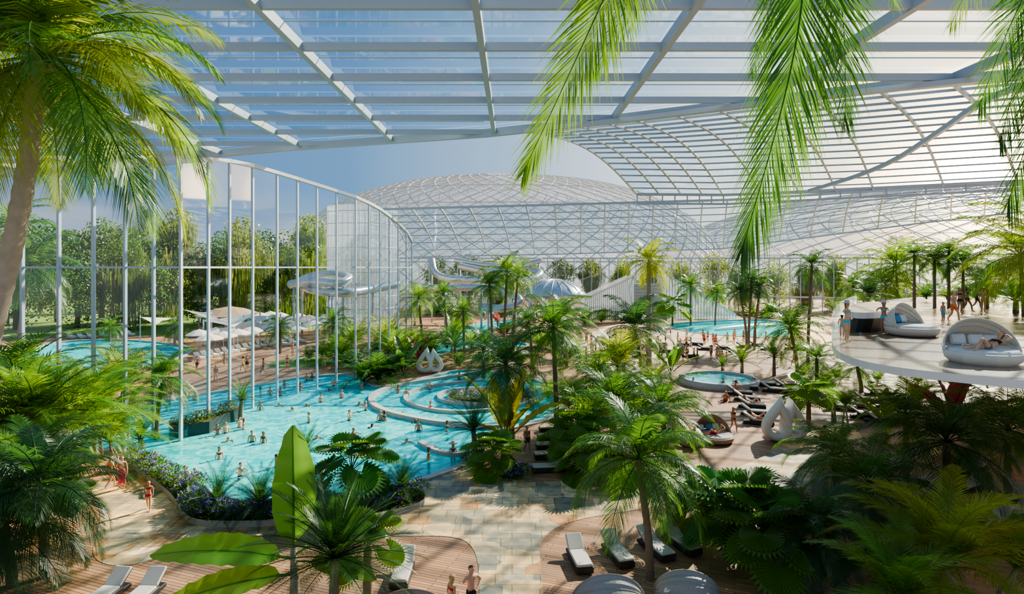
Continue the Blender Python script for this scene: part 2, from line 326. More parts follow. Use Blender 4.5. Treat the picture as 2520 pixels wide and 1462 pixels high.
while y<68:
    x1=-62
    for i in range(1300):
        if ey(x1+.1)<y: break
        x1+=.1
        if x1>=65: break
    if x1>-60:
        mb=MB(); beam(mb,V(-62,y,ZR),V(x1,y,ZR),.24,.38); part('purlin',mb.mesh('purlin','steelroof',False),r)
        if y>9.7:
            mb=MB(); beam(mb,V(-62,y-2.3,ZR+.3),V(x1,y-2.3,ZR+.3),.04,.05); part('glazing_bar',mb.mesh('glazing_bar','steelroof',False),r)
    y+=4.75
mb=MB(); polybeam(mb,[V(x,y,ZR-.1) for x,y in edge],.4,.6); part('edge_beam',mb.mesh('edge_beam','steelroof',False),r)
def interp(pts,t):
    s=t*(len(pts)-1); i=min(int(s),len(pts)-2); return pts[i].lerp(pts[i+1],s-i)
def ruled(near,far,nu,nv,bulge,lab,w=.16,gm='glassroof',bm='steelroof'):
    r=root('ceiling',lab,'roof',kind='structure')
    P=[[interp(near,u/nu).lerp(interp(far,u/nu),v/nv)+V(0,0,bulge*math.sin(math.pi*v/nv)) for u in range(nu+1)] for v in range(nv+1)]
    mb=MB(); mb.add([p for row in P for p in row],[(v*(nu+1)+u,v*(nu+1)+u+1,(v+1)*(nu+1)+u+1,(v+1)*(nu+1)+u) for v in range(nv) for u in range(nu)]); part('glazing',mb.mesh('rg',gm),r,(0,0,.1))
    for v in range(nv+1):
        mb=MB(); polybeam(mb,P[v],w*1.2 if v%nv else w*2,w*1.2 if v%nv else w*2.4); part('purlin',mb.mesh('purlin',bm,False),r)
    for u in range(nu+1):
        mb=MB(); polybeam(mb,[P[v][u] for v in range(nv+1)],w*1.5,w*1.8); part('rafter',mb.mesh('rafter',bm,False),r)
ruled([WH(1290,322,9.6),WH(1560,292,9.6),WH(2000,238,9.6),WH(2750,160,9.6)],[WH(1568,478,7),WH(1780,480,7.5),WH(2150,468,8.2),WH(2900,430,9)],12,15,1.6,'curved glass roof vault with dense steel purlins',.125)
ruled([WH(942,515,6),WH(1400,503,6.6),WH(1790,492,7),WH(2300,462,8),WH(2900,430,9)],[WD(1012,633,115),WD(1400,625,125),WD(1780,612,123),WD(2300,545,100),WD(2900,480,85)],26,7,1.0,'long low glass roof with a fine steel lattice',.11)
r=root('ceiling','long steel truss beam supporting the glass roof','truss',kind='structure')
a=[WH(1568,478,7),WH(1790,480,7.2),WH(2150,462,8),WH(2900,425,9)]; b=[p-V(0,0,1.0) for p in a]
for l in (a,b):
    mb=MB(); polybeam(mb,l,.22,.22); part('chord',mb.mesh('chord','steelroof',False),r)
for i in range(23):
    mb=MB(); beam(mb,interp(a,i/22),interp(b,i/22),.12,.12); part('truss_post',mb.mesh('tp','steelroof',False),r)
mb=MB(); polybeam(mb,chaikin([WH(1990,470,7.6),WH(2170,415,8.1),WH(2320,320,8.9),WH(2420,245,9.3),WH(2560,195,9.4)],3,False),.26,.34); root('ceiling','curved main steel rib crossing the roof','roof beam',mesh=mb.mesh('rib','steelroof',False),kind='structure')
def dome(c,rx,ry,rz,nu,nv,lab,ex=2.0,t=.14):
    r=root('glass_dome',lab,'dome',c)
    def P(u,v):
        a=2*math.pi*u/nu; b=math.pi/2*v/nv
        cb=math.cos(b)**(2/ex) if v<nv else 0.0; sb=math.sin(b)**(2/ex)
        return V(rx*math.cos(a)*cb,ry*math.sin(a)*cb,rz*sb)
    mb=MB(); mb.add([P(u,v) for v in range(nv+1) for u in range(nu)],[(v*nu+u,v*nu+(u+1)%nu,(v+1)*nu+(u+1)%nu,(v+1)*nu+u) for v in range(nv) for u in range(nu)]); part('glazing',mb.mesh('dg','glassdome'),r)
    mb=MB()
    for v in range(nv-1):
        for u in range(nu):
            if (u+v)%2==0:
                for du in (1,-1): beam(mb,P(u,v),P(u+du,v+1),t,t)
                if v%4==0: beam(mb,P(u,v),P(u+2,v),t,t)
    part('steel_lattice',mb.mesh('lat','whitecoat',False),r)
dome(V(-3,190,0),70,42,38.0,120,26,'huge elongated glass dome with white diamond lattice',2.4,.22)
dome(V(200,250,0),150,60,42,110,20,'long low glass dome with diamond lattice catching sunlight',2.1,.3)
r=root('glass_drum','cylindrical glass tower with white lattice','tower',V(-25.5,104,0))
mb=MB(); lathe(mb,[(5.8,0),(5.8,21)],40); part('glazing',mb.mesh('drum','glassdome'),r)
mb=MB()
for k in range(40):
    a=2*math.pi*k/40; beam(mb,V(5.8*math.cos(a),5.8*math.sin(a),0),V(5.8*math.cos(a),5.8*math.sin(a),21+1.2*math.sin(a)),.1,.1)
for z in range(0,22,2):
    tube(mb,[V(5.8*math.cos(2*math.pi*k/40),5.8*math.sin(2*math.pi*k/40),z) for k in range(41)],.07,4,False)
part('steel_lattice',mb.mesh('dl','whitecoat',False),r)
# ---------------- slides ----------------
def slide(pts,rad,lab):
    p=chaikin(pts,3,False); r=root('water_slide',lab,'water slide')
    mb=MB(); k=len(p); tube(mb,p,[rad*(1+.05*(i%3==0)) for i in range(k)],12); part('slide_tube',mb.mesh('st','chrome'),r)
    for i in range(4,k,max(6,k//6)):
        if p[i].z>2:
            mb=MB(); tube(mb,[V(p[i].x,p[i].y,0),p[i]-V(0,0,rad)],.18,8); part('support_column',mb.mesh('sc','steel'),r)
slide([WD(715,700,95),WD(770,690,92),WD(840,700,90),WD(868,680,94),WD(800,672,100),WD(730,690,100),WD(760,715,93),WD(850,722,90),WD(900,715,95),WD(980,700,100)],.65,'silver enclosed tube slide looping outside the facade')
slide([WD(1062,640,118),WD(1068,675,116),WD(1110,690,114),WD(1180,688,112),WD(1250,700,110),WD(1310,690,112),WD(1338,670,116),WD(1290,660,122),WD(1210,672,122),WD(1130,655,124)],.7,'silver winding tube slide')
slide([WD(1010,700,112),WD(1080,712,108),WD(1160,705,106),WD(1240,715,104),WD(1290,740,102),WD(1250,762,100),WD(1180,755,102)],.65,'silver slide curving down to the river')
slide([WD(1120,640,126),WD(1200,655,124),WD(1290,652,122),WD(1330,640,124)],.55,'thin silver tube slide')
c=WD(1365,725,100); r=root('slide_bowl','silver saucer-shaped slide bowl with ribbed domed lid','slide bowl',V(c.x,c.y,0))
z=c.z; mb=MB(); lathe(mb,[(.6,z-2.2),(3,z-1.6),(4.6,z-.6),(5.1,z)],36); part('bowl',mb.mesh('bowl','chrome'),r)
mb=MB(); lathe(mb,[(5.1,z),(5.0,z+.25),(4.0,z+1.25),(2.4,z+2.1),(.8,z+2.5),(.01,z+2.55)],36); part('lid',mb.mesh('lid','chrome'),r)
for k in range(18):
    a=2*math.pi*k/18; mb=MB(); tube(mb,[V(R*math.cos(a),R*math.sin(a),zz+.05) for R,zz in ((5.05,z+.1),(4.0,z+1.25),(2.4,z+2.1),(.5,z+2.5))],.07,5); part('rib',mb.mesh('rib','whitecoat'),r)
for k in range(3):
    a=k*2.1; mb=MB(); tube(mb,[V(2*math.cos(a),2*math.sin(a),0),V(2*math.cos(a),2*math.sin(a),z-1.8)],.2,8); part('support_column',mb.mesh('sc','steel'),r)
r=root('stair_tower','wide stair hall with pale louvred sloping side walls','building',V(0,0,0))
L=[WD(1440,785,118),WD(1560,785,118),WD(1560,680,118),WD(1440,735,118)]
R=[WD(1640,785,118),WD(1810,785,118),WD(1810,775,118),WD(1640,675,118)]
for P in (L,R):
    for P0 in P: P0.z=max(P0.z,0)
    mb=MB(); q=[p+V(0,8,0) for p in P]; mb.add(P+q,[(0,1,2,3),(7,6,5,4),(0,4,5,1),(1,5,6,2),(2,6,7,3),(3,7,4,0)]); part('side_wall',mb.mesh('sw','glassdome',False),r)
    for i in range(0,25):
        t=i/24; a=P[0].lerp(P[1],t)-V(0,.08,0); b=P[3].lerp(P[2],t)-V(0,.08,0); mb=MB(); beam(mb,a,b,.12,.12); part('louvre',mb.mesh('lv','steel',False),r)
    mb=MB(); beam(mb,P[3],P[2],.3,.4); part('handrail',mb.mesh('hr','whitecoat',False),r)
mb=MB()
for i in range(12): 
    box(mb,((L[1].x+R[0].x)/2,118+i*.5,.3+i*.6),(R[0].x-L[1].x,.9,.6))
part('steps',mb.mesh('steps','coping',False),r)
# ---------------- vegetation ----------------
def arc(el,curve,L=1,n=10):
    p=V(0,0,0); pts=[p.copy()]
    for i in range(n):
        a=math.radians(el-curve*((i+.5)/n)**1.2); p=p+V(math.cos(a),0,math.sin(a))*L/n; pts.append(p.copy())
    return pts
def frond_build(mb,pts,nl,leaf,w,droop,normal=None,start=.12,rr=.008,jit=.06,amax=62,amin=22,rng=random):
    k=len(pts)-1; L=sum((pts[i+1]-pts[i]).length for i in range(k))
    tube(mb,pts,[rr*L*(1-.85*i/k) for i in range(k+1)],4,False)
    for i in range(nl):
        t=start+(1-start)*(i+.5)/nl; s=t*k; j=min(int(s),k-1); p=pts[j].lerp(pts[j+1],s-j); T=(pts[j+1]-pts[j]).normalized()
        if normal is None: S=V(0,1,0); 
        else: S=T.cross(normal).normalized()
        U=S.cross(T)
        if U.z<0 and normal is None: U=-U
        prof=(math.sin(math.pi*min(1,.18+t*.80))**.7)
        a=math.radians(amax+(amin-amax)*t)
        for sg in (1,-1):
            ll=leaf*L*prof*(1+rng.uniform(-jit,jit)*2)
            dr=(T*math.cos(a)+S*sg*math.sin(a)+U*(.12+rng.uniform(-jit,jit))+T*rng.uniform(-jit,jit)).normalized()
            m=p+dr*ll*.5+V(0,0,-droop*L*.25*prof); e=p+dr*ll*.93+V(0,0,-droop*L*prof*(1+rng.uniform(-.2,.2)))
            wv=T*w*L*.5
            vs=[p-wv*.6,p+wv*.6,m+wv,m-wv,e]; mb.add(vs,[(0,1,2,3),(3,2,4)])
def fan_leaf(mb,el,rng):
    pts=arc(el,35,.62,6); tube(mb,pts,[.008]*len(pts),4,False)
    c=pts[-1]; T=(pts[-1]-pts[-2]).normalized(); 
    T=V(T.x,0,T.z-.55).normalized(); S=V(0,1,0); U=T.cross(S)*-1
    if U.z<0: U=-U
    K=28; R=.42; ring1=[]
    for j in range(K*2+1):
        a=math.radians(-155+310*j/(K*2)); pl=.016*(1 if j%2 else -1)
        d=T*math.cos(a)+S*math.sin(a)
        ring1.append(c+d*R*.72+U*(pl*1.3-.02)); 
    o=[c]+ring1; fs=[(0,j+1,j+2) for j in range(K*2)]; 
    tips=[]
    for j in range(0,K*2,2):
        a=math.radians(-155+310*(j+1)/(K*2)); d=T*math.cos(a)+S*math.sin(a); tips.append(c+d*R*(1+rng.uniform(-.06,.04))+V(0,0,-.05)); fs.append((j+1,len(o)+len(tips)-1,j+3)) 
    mb.add(o+tips,fs)
def banana_leaf(mb,el,curve,wid,st=.25):
    pts=arc(el,curve,1,22); k=22; vs=[]
    for i,p in enumerate(pts):
        t=i/k; T=(pts[min(i+1,k)]-pts[max(i-1,0)]).normalized(); U=V(-T.z,0,T.x)
        b=max(0,(t-st)/(1-st)); w=wid*(math.sin(math.pi*b**.75)**.6 if 0<b<1 else 0)+.006
        wv=.012*math.sin(i*2.3)
        for s,h in ((-1,.22),(-.5,.13),(0,0),(.5,.13),(1,.22)): vs.append(p+V(0,s*w,0)+U*(h*w+abs(s)*wv))
    mb.add(vs,[(i*5+j,i*5+j+1,i*5+6+j,i*5+5+j) for i in range(k) for j in range(4)])
    tube(mb,[p-V(0,0,.004) for p in pts],[.012*(1-.8*i/k) for i in range(k+1)],5,False)
STY={'coco':dict(el=[82,62,42,20,-2,-28],curve=92,n=24,nl=34,leaf=.29,w=.020,droop=.12),
'areca':dict(el=[86,76,64,50,34],curve=85,n=22,nl=24,leaf=.27,w=.025,droop=.05),
'sago':dict(el=[80,62,44,24,5],curve=42,n=34,nl=30,leaf=.16,w=.014,droop=.0),
'fan':dict(el=[85,65,45,25,5],n=15),'banana':dict(el=[88,76,62,48],n=7,curve=40,wid=.11)}
FM={}
def fmesh(style,i,hi=False):
    key=(style,i,hi)
    if key in FM: return FM[key]
    s=STY[style]; el=s['el'][i]; mb=MB(); rng=random.Random(i*7+len(style))
    if style=='fan': fan_leaf(mb,el,rng)
    elif style=='banana': banana_leaf(mb,el,s['curve'],s['wid'])
    else: frond_build(mb,arc(el,s['curve'] if el>-10 else 55),s['nl']*(2 if hi else 1),s['leaf'],s['w']*(.58 if hi else 1),s['droop'],rng=rng)
    FM[key]=mb.mesh('frond_'+style,'leaf_mid',style=='banana'); return FM[key]
def crown(par,style,L,mat,n=None,loc=(0,0,0),hi=False,seed=0,pn='frond'):
    s=STY[style]; n=n or s['n']; rng=random.Random(seed)
    for k in range(n):
        i=int(k/n*len(s['el'])); 
        part(pn,fmesh(style,i,hi),par,loc,(rng.uniform(-.06,.06),rng.uniform(-.06,.06),k*2.39996+rng.uniform(-.2,.2)),L*rng.uniform(.85,1.1),mat=mat)
def trunk(par,pts,r0,r1,mat,n=10):
    p=chaikin(pts,2,False)
    k=max(12,int(sum((p[i+1]-p[i]).length for i in range(len(p)-1))/.18)); k=min(k,90)
    q=[interp(p,i/k) for i in range(k+1)]; mb=MB()
    tube(mb,q,[(r0+(r1-r0)*(i/k)**.6)*(1.07 if i%2 else .97) for i in range(k+1)],n); part('trunk',mb.mesh('trunk',mat),par)
NAMES={'coco':('palm_tree','palm tree'),'areca':('areca_palm','palm'),'sago':('cycad','cycad'),'fan':('fan_palm','fan palm'),'banana':('banana_plant','banana plant')}
LB={'leaf_dark':'dark green','leaf_mid':'green','leaf_bright':'bright green','leaf_lime':'lime green','leaf_yellow':'yellow-green','leaf_red':'dark red'}
PC=[0]
def plant(style,bx,by,cx=None,cy=None,r=80,mat='leaf_mid',z0=0.0,n=None,tr='trunk',tw=.17,hi=False,lab=None):
    PC[0]+=1; b=W(bx,by,z0); d=b.y; L=r*d/F
    if cy is None: c=b+V(0,0,.15)
    else: c=V((cx-CX)/F*d,d,CH-(cy-HY)/F*d)
    h=c.z-z0
    nm,cat=NAMES[style]
    txt={'coco':'feathery arching palm','areca':'bushy feather-leaved palm clump','sago':'stiff narrow-leaved cycad rosette','fan':'pleated fan-leaved palm','banana':'paddle-leaved banana plant'}[style]
    txt=LB[mat]+' '+txt+(' on a tall ringed trunk' if h>4 else (' on a short trunk' if h>.8 else ' in the planting bed'))
    rt=root(nm,lab or txt,cat,b); cl=c-b
    if h>.5 and style!='areca' :
        trunk(rt,[V(0,0,-.05),V(cl.x*.1,0,h*.35),V(cl.x*.6,0,h*.7),cl],tw*1.2,tw*.8,tr)
    elif style=='areca' and h>.5:
        for k in range(4):
            a=k*1.6+PC[0]; mb=MB(); tube(mb,[V(.3*math.cos(a),.3*math.sin(a),-.02),V(.15*math.cos(a),.15*math.sin(a),h*.6),cl],[.07,.06,.05],6); part('stem',mb.mesh('stem','trunkpale'),rt)
    crown(rt,style,L,mat,n,cl,hi,PC[0],'frond' if style in('coco','areca','sago') else 'leaf')
    return rt
P=plant
D,MI,B,LI='leaf_dark','leaf_mid','leaf_bright','leaf_lime'
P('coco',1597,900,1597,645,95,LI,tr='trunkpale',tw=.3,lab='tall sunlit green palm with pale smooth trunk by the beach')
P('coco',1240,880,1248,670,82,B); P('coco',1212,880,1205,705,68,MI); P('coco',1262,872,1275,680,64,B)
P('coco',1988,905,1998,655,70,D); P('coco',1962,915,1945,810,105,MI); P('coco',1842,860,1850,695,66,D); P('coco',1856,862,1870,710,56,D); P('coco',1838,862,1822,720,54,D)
P('coco',1142,868,1140,768,62,MI); P('coco',1370,1085,1362,810,145,MI,hi=True); P('coco',1578,925,1562,810,130,D,hi=True)
P('coco',1260,1095,1245,900,140,D,hi=True); P('coco',1190,930,1190,860,90,D); P('coco',1395,905,1385,775,90,MI); P('coco',1310,900,1300,795,70,D)
P('sago',1826,922,1826,890,65,B); P('sago',1778,922,1778,900,38,MI); P('sago',2052,1040,2050,1000,60,MI); P('sago',1905,925,1905,880,66,MI)
P('fan',1655,800,1655,765,65,B,n=10); P('coco',1700,800,1700,705,55,MI); P('coco',1760,800,1765,720,50,MI); P('coco',1100,830,1090,725,60,MI); P('coco',1040,870,1030,735,66,B)
for x,y,rr,m in ((980,900,130,B),(930,940,115,MI),(960,935,95,D),(895,945,90,MI),(1010,890,110,B),(870,850,90,B),(1060,880,90,MI),(1100,860,80,D),(950,860,130,LI),(1330,860,80,B),(1440,800,50,MI),(1530,793,45,B),(1600,790,45,MI),(1740,785,45,MI),(1900,782,60,D),(1950,830,60,MI),(860,905,60,MI),(1240,830,60,MI),(1850,782,35,B),(1690,786,40,MI),(1480,795,50,B),(1570,792,50,MI),(1640,790,45,B),(1790,783,40,MI),(1160,860,70,B),(1400,890,70,MI),(1200,900,60,B),(1280,905,70,MI),(1130,905,60,MI)): P('areca',x,y,r=rr,mat=m)
rg=random.Random(11)
for i in range(28): P(rg.choice(['areca','areca','fan','coco']),rg.uniform(1060,2000),rg.uniform(774,784),r=rg.uniform(30,52),mat=rg.choice([MI,B,D]),n=12)
for x,y,rr in ((1030,900,55),(925,900,55),(1120,885,50),(1390,880,60),(880,920,45)): P('sago',x,y,x,y-30,rr,D)
P('banana',1035,905,r=90,mat='leaf_red',n=3); P('banana',1225,810,r=60,mat='leaf_red',n=3); P('banana',990,930,r=100,mat=MI,n=6); P('banana',1650,925,r=95,mat=MI,n=6); P('banana',1120,850,r=80,mat=B)
P('banana',1245,1095,r=195,mat='leaf_yellow',n=9)
P('areca',1450,1110,1450,1060,170,B,n=26); P('areca',1580,1090,1575,1050,165,B,n=24); P('areca',1510,1130,1510,1000,150,MI,n=24); P('coco',1640,1120,1625,1005,150,MI,hi=True); P('fan',1420,1150,1420,1080,115,B); P('fan',1480,1180,1470,1150,135,B); P('areca',1520,1040,1520,905,140,LI); P('coco',1470,1060,1470,935,130,B); P('fan',1620,1160,1615,1110,80,B); P('areca',1400,1060,1400,1000,120,B); P('areca',1600,1000,1600,960,100,B); P('banana',1590,1040,r=140,mat=B,n=6); P('areca',1350,985,r=80,mat=B)
P('coco',1600,1425,1572,1130,225,MI,tw=.15,hi=True); P('coco',1650,1300,1640,1190,110,D)
P('sago',1170,1130,1165,1060,95,D,hi=True); P('fan',1215,1165,1215,1130,95,B,n=16); P('sago',990,1245,990,1200,95,D); P('fan',860,1245,865,1160,135,MI,n=14); P('sago',760,1180,750,1115,85,MI)
P('sago',535,1275,535,1235,105,D,hi=True); P('sago',640,1285,640,1240,110,D,hi=True); P('sago',700,1280,700,1225,100,MI); P('sago',592,1030,595,985,62,D); P('areca',800,1290,r=100,mat=MI)
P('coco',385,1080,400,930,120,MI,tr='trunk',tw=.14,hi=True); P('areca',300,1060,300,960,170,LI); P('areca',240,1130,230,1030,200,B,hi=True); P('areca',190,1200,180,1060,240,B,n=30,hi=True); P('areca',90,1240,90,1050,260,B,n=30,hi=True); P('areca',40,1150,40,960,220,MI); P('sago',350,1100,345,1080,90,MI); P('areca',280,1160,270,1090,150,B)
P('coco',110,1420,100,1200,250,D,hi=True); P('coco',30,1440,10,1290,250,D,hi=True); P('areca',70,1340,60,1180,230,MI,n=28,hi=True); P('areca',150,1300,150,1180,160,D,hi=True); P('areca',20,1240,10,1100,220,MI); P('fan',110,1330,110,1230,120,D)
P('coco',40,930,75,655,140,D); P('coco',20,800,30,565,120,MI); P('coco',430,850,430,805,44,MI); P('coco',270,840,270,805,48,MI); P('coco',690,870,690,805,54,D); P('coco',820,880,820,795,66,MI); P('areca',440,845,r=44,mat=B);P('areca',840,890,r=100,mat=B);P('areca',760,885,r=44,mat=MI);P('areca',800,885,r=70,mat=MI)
P('sago',820,1560,825,1375,235,D,hi=True,n=56); P('fan',905,1500,905,1350,120,B,n=8)
# tropical grove beside the deck
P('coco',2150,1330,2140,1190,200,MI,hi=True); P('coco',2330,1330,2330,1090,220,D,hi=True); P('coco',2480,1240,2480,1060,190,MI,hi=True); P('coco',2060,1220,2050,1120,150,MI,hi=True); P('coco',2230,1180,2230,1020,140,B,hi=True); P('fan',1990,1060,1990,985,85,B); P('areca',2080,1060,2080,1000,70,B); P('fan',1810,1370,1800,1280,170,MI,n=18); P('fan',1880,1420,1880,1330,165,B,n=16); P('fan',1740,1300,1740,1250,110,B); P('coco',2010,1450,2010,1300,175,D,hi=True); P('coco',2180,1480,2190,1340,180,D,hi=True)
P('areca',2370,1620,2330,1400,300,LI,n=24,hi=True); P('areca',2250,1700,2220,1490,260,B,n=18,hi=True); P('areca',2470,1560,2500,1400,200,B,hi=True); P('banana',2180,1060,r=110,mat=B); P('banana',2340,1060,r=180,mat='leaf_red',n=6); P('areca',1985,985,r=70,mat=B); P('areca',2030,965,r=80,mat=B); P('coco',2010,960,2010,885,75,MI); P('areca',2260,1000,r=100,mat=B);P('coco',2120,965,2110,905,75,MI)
for i in range(7): P(rg.choice(['areca','areca','sago','fan']),rg.uniform(2380,2540),rg.uniform(955,1120),r=rg.uniform(70,110),mat=rg.choice([MI,B]))
for x,y in ((1975,935),(2060,940),(2160,945),(2260,950),(2340,955),(2430,960)): P('areca',x,y,r=62,mat=rg.choice([MI,B]),n=16)
# terrace palms
TZ=8.45
P('coco',2210,800,2205,655,130,B,z0=0,tw=.22,hi=True); P('coco',2180,800,2180,705,100,MI); P('coco',2100,790,2100,705,66,D)
for x,y,rr in ((2370,650,85),(2300,640,70),(2250,630,65),(2430,690,95),(2335,620,60)): P('coco',x,758,x,y,rr,MI,z0=TZ,tw=.1)
P('coco',2520,775,2510,630,170,B,z0=TZ,hi=True,tw=.12); P('coco',2600,790,2570,610,210,LI,z0=TZ,hi=True,tw=.12,lab='large sunlit palm standing on the upper terrace'); P('sago',2500,770,2500,740,76,D,z0=TZ); P('areca',2140,735,r=70,mat=D,z0=TZ); P('areca',2060,775,r=60,mat=MI)
for i in range(20): P(rg.choice(['areca','coco']),rg.uniform(2020,2520),rg.uniform(745,752),None,None,r=rg.uniform(60,95),mat=rg.choice([MI,B,D]),n=14)
for x,y in ((2330,742),(2400,740),(2450,741),(2280,741),(2490,744),(2370,741)): P('areca',x,y,r=60,mat=rg.choice([MI,B,D]),z0=TZ,n=14)
def bigleaf(base,az,mat,lab):
    r=root('banana_plant',lab,'banana plant',base)
    mb=MB(); tube(mb,[V(0,0,-.05),V(.05,0,1.2),V(0,0,2.5)],[.2,.16,.1],10); part('stem',mb.mesh('stem','trunkpale'),r)
    for (a,e,l,c,z,st,m_,roll,wd_) in az:
        mb=MB(); banana_leaf(mb,e,c,wd_,st); part('leaf',mb.mesh('bl',m_),r,(0,0,z),(roll,0,a),l)
bigleaf(W(722,1530),[(math.pi/2+.6,91,6.5,4,0,.42,'leaf_glossy',0,.105),(3.2,22,4.6,38,2.1,.10,'leaf_glossy',-.6,.115),(3.35,-2,4.4,25,1.6,.10,'leaf_bright',-.45,.12),(.25,40,3.4,70,2.2,.3,'leaf_glossy',.5,.12),(-.2,15,3,60,2.0,.25,'leaf_bright',.6,.12)],B,'banana plant with one tall upright glossy green leaf')
r=root('palm_tree','large coconut palm with sunlit yellow-green drooping fronds','palm tree',V(-16.5,16,0))
trunk(r,[V(0,0,0),V(2.2,-1,5),V(3.5,-1,9.5),V(4.4,-1,13),V(4.9,-1,16.9)],.3,.2,'trunkpale',14)
rng=random.Random(4)
for k in range(52):
    i=int(k/52*6); part('frond',fmesh('coco',i,True),r,(4.95,-1,17.0),(rng.uniform(-.1,.1),rng.uniform(-.1,.1),k*2.39996),5.3*rng.uniform(.85,1.1),mat=(LI,B,LI,MI)[k%4])
for k in range(5):
    mb=MB(); lathe(mb,[(.01,-.16),(.1,-.12),(.14,0),(.1,.12),(.01,.16)],10); part('coconut',mb.mesh('nut','wickerbrown'),r,(4.9+.3*math.cos(k*1.3),-1+.3*math.sin(k*1.3),16.7))
def hang(crown_,fr,lab,base):
    r=root('palm_tree',lab,'palm tree',base); bb=V(*base)
    trunk(r,[V(0,0,0),V(-.3,3,6),V(-.6,7,12.6),crown_-bb+V(.5,-4,-.9),crown_-bb],.3,.18,'trunkpale',12)
    for pts,nl,lf,mat in fr:
        mb=MB(); frond_build(mb,[p-bb for p in chaikin([crown_]+pts,3,False)],nl,lf,.0105,.05,V(0,-1,.15),start=.1,jit=.1,amax=48,amin=10,rr=.004); part('frond',mb.mesh('hf',mat,False),r)
hang(WD(1560,-330,8),[([WD(1530,-100,8),WD(1430,120,8),WD(1290,420,8)],140,.26,B),([WD(1600,-200,8.4),WD(1560,-20,8.4),WD(1460,180,8.4)],100,.26,'leaf_mid'),([WD(1450,-380,9),WD(1250,-250,10),WD(1100,-60,10.5)],40,.2,B)],'leaning coconut palm whose fronds hang down under the roof',(6,-10,0))
hang(WD(1980,-330,7.5),[([WD(1985,-50,7.5),WD(1940,220,7.5),WD(1825,620,7.5)],180,.26,'leaf_mid'),([WD(2040,-150,7.8),WD(2080,50,7.8),WD(2080,300,7.8)],120,.27,'leaf_dark'),([WD(1930,-150,8),WD(1900,0,8),WD(1850,180,8)],70,.24,'leaf_dark'),([WD(2100,-300,7.5),WD(2160,-150,8),WD(2200,10,8)],50,.24,B)],'leaning coconut palm with long backlit hanging fronds',(8,-10,0))
hang(WD(2620,-320,8),[([WD(2580,-100,8),WD(2500,20,8),WD(2410,260,8)],120,.3,MI),([WD(2640,-100,8),WD(2590,150,8),WD(2480,500,8)],140,.3,MI),([WD(2520,-250,8),WD(2430,-130,8),WD(2340,60,8)],80,.28,B),([WD(2620,-200,8.3),WD(2550,20,8.3),WD(2460,350,8.3)],120,.3,D)],'leaning palm with fronds hanging beside the terrace',(12,-10,0))
def shrubmesh(seed):
    rng=random.Random(seed); mb=MB(); fl=MB()
    for i in range(190):
        a=rng.uniform(0,6.28); b=rng.random()**.5; z=rng.random(); R=.55*math.sqrt(max(.1,1-z*z)); p=V(R*b*math.cos(a)*1.2,R*b*math.sin(a)*1.2,z*.55)
        d1=V(math.cos(a)*.8,math.sin(a)*.8,rng.uniform(.2,1)).normalized(); s=V(-math.sin(a),math.cos(a),0)
        l=rng.uniform(.12,.22); mb.add([p,p+d1*l*.5+s*.035,p+d1*l,p+d1*l*.5-s*.035],[(0,1,2,3)])
    for i in range(26):
        a=rng.uniform(0,6.28); z=rng.uniform(.4,1); R=.6*math.sqrt(max(.05,1-z*z)); p=V(R*math.cos(a),R*math.sin(a),z*.55+.08)
        for k in range(5):
            q=k*1.257; e=V(math.cos(q)*.06,math.sin(q)*.06,.02); f=V(math.cos(q+.6)*.05,math.sin(q+.6)*.05,.03); fl.add([p,p+e,p+(e+f)*.8+V(0,0,.01),p+f],[(0,1,2,3)])
    return mb.mesh('foliage','leaf_mid',False),fl.mesh('flowers','purple',False)
SH=[shrubmesh(i) for i in range(3)]
def shrubs(path,n,jit,z=.3,grp='purple flowering shrubs'):
    pts=[W(*p) for p in path]
    for i in range(n):
        p=interp(pts,(i+.5)/n)+V(random.uniform(-jit,jit),random.uniform(-jit,jit),0); s=random.choice(SH)
        r=root('flowering_shrub','low green shrub dotted with purple flowers in planting bed','shrub',V(p.x,p.y,z),random.uniform(0,6),group=grp,scale=random.uniform(.8,1.25)); part('foliage',s[0],r); part('flowers',s[1],r)
shrubs([(315,1135),(380,1172),(440,1205),(480,1240)],24,.35); shrubs([(460,1262),(520,1282),(600,1288),(690,1282)],22,.45); shrubs([(740,1272),(850,1268),(950,1250),(1040,1232)],16,.4); shrubs([(1110,985),(1160,990),(1210,990)],9,.4,.25); shrubs([(1270,985),(1300,978)],5,.4,.25); shrubs([(1225,1180),(1285,1175)],7,.5,.02); shrubs([(1150,1150),(1165,1130)],3,.2,.02); shrubs([(430,1068),(510,1054),(580,1022)],8,.15,.65)
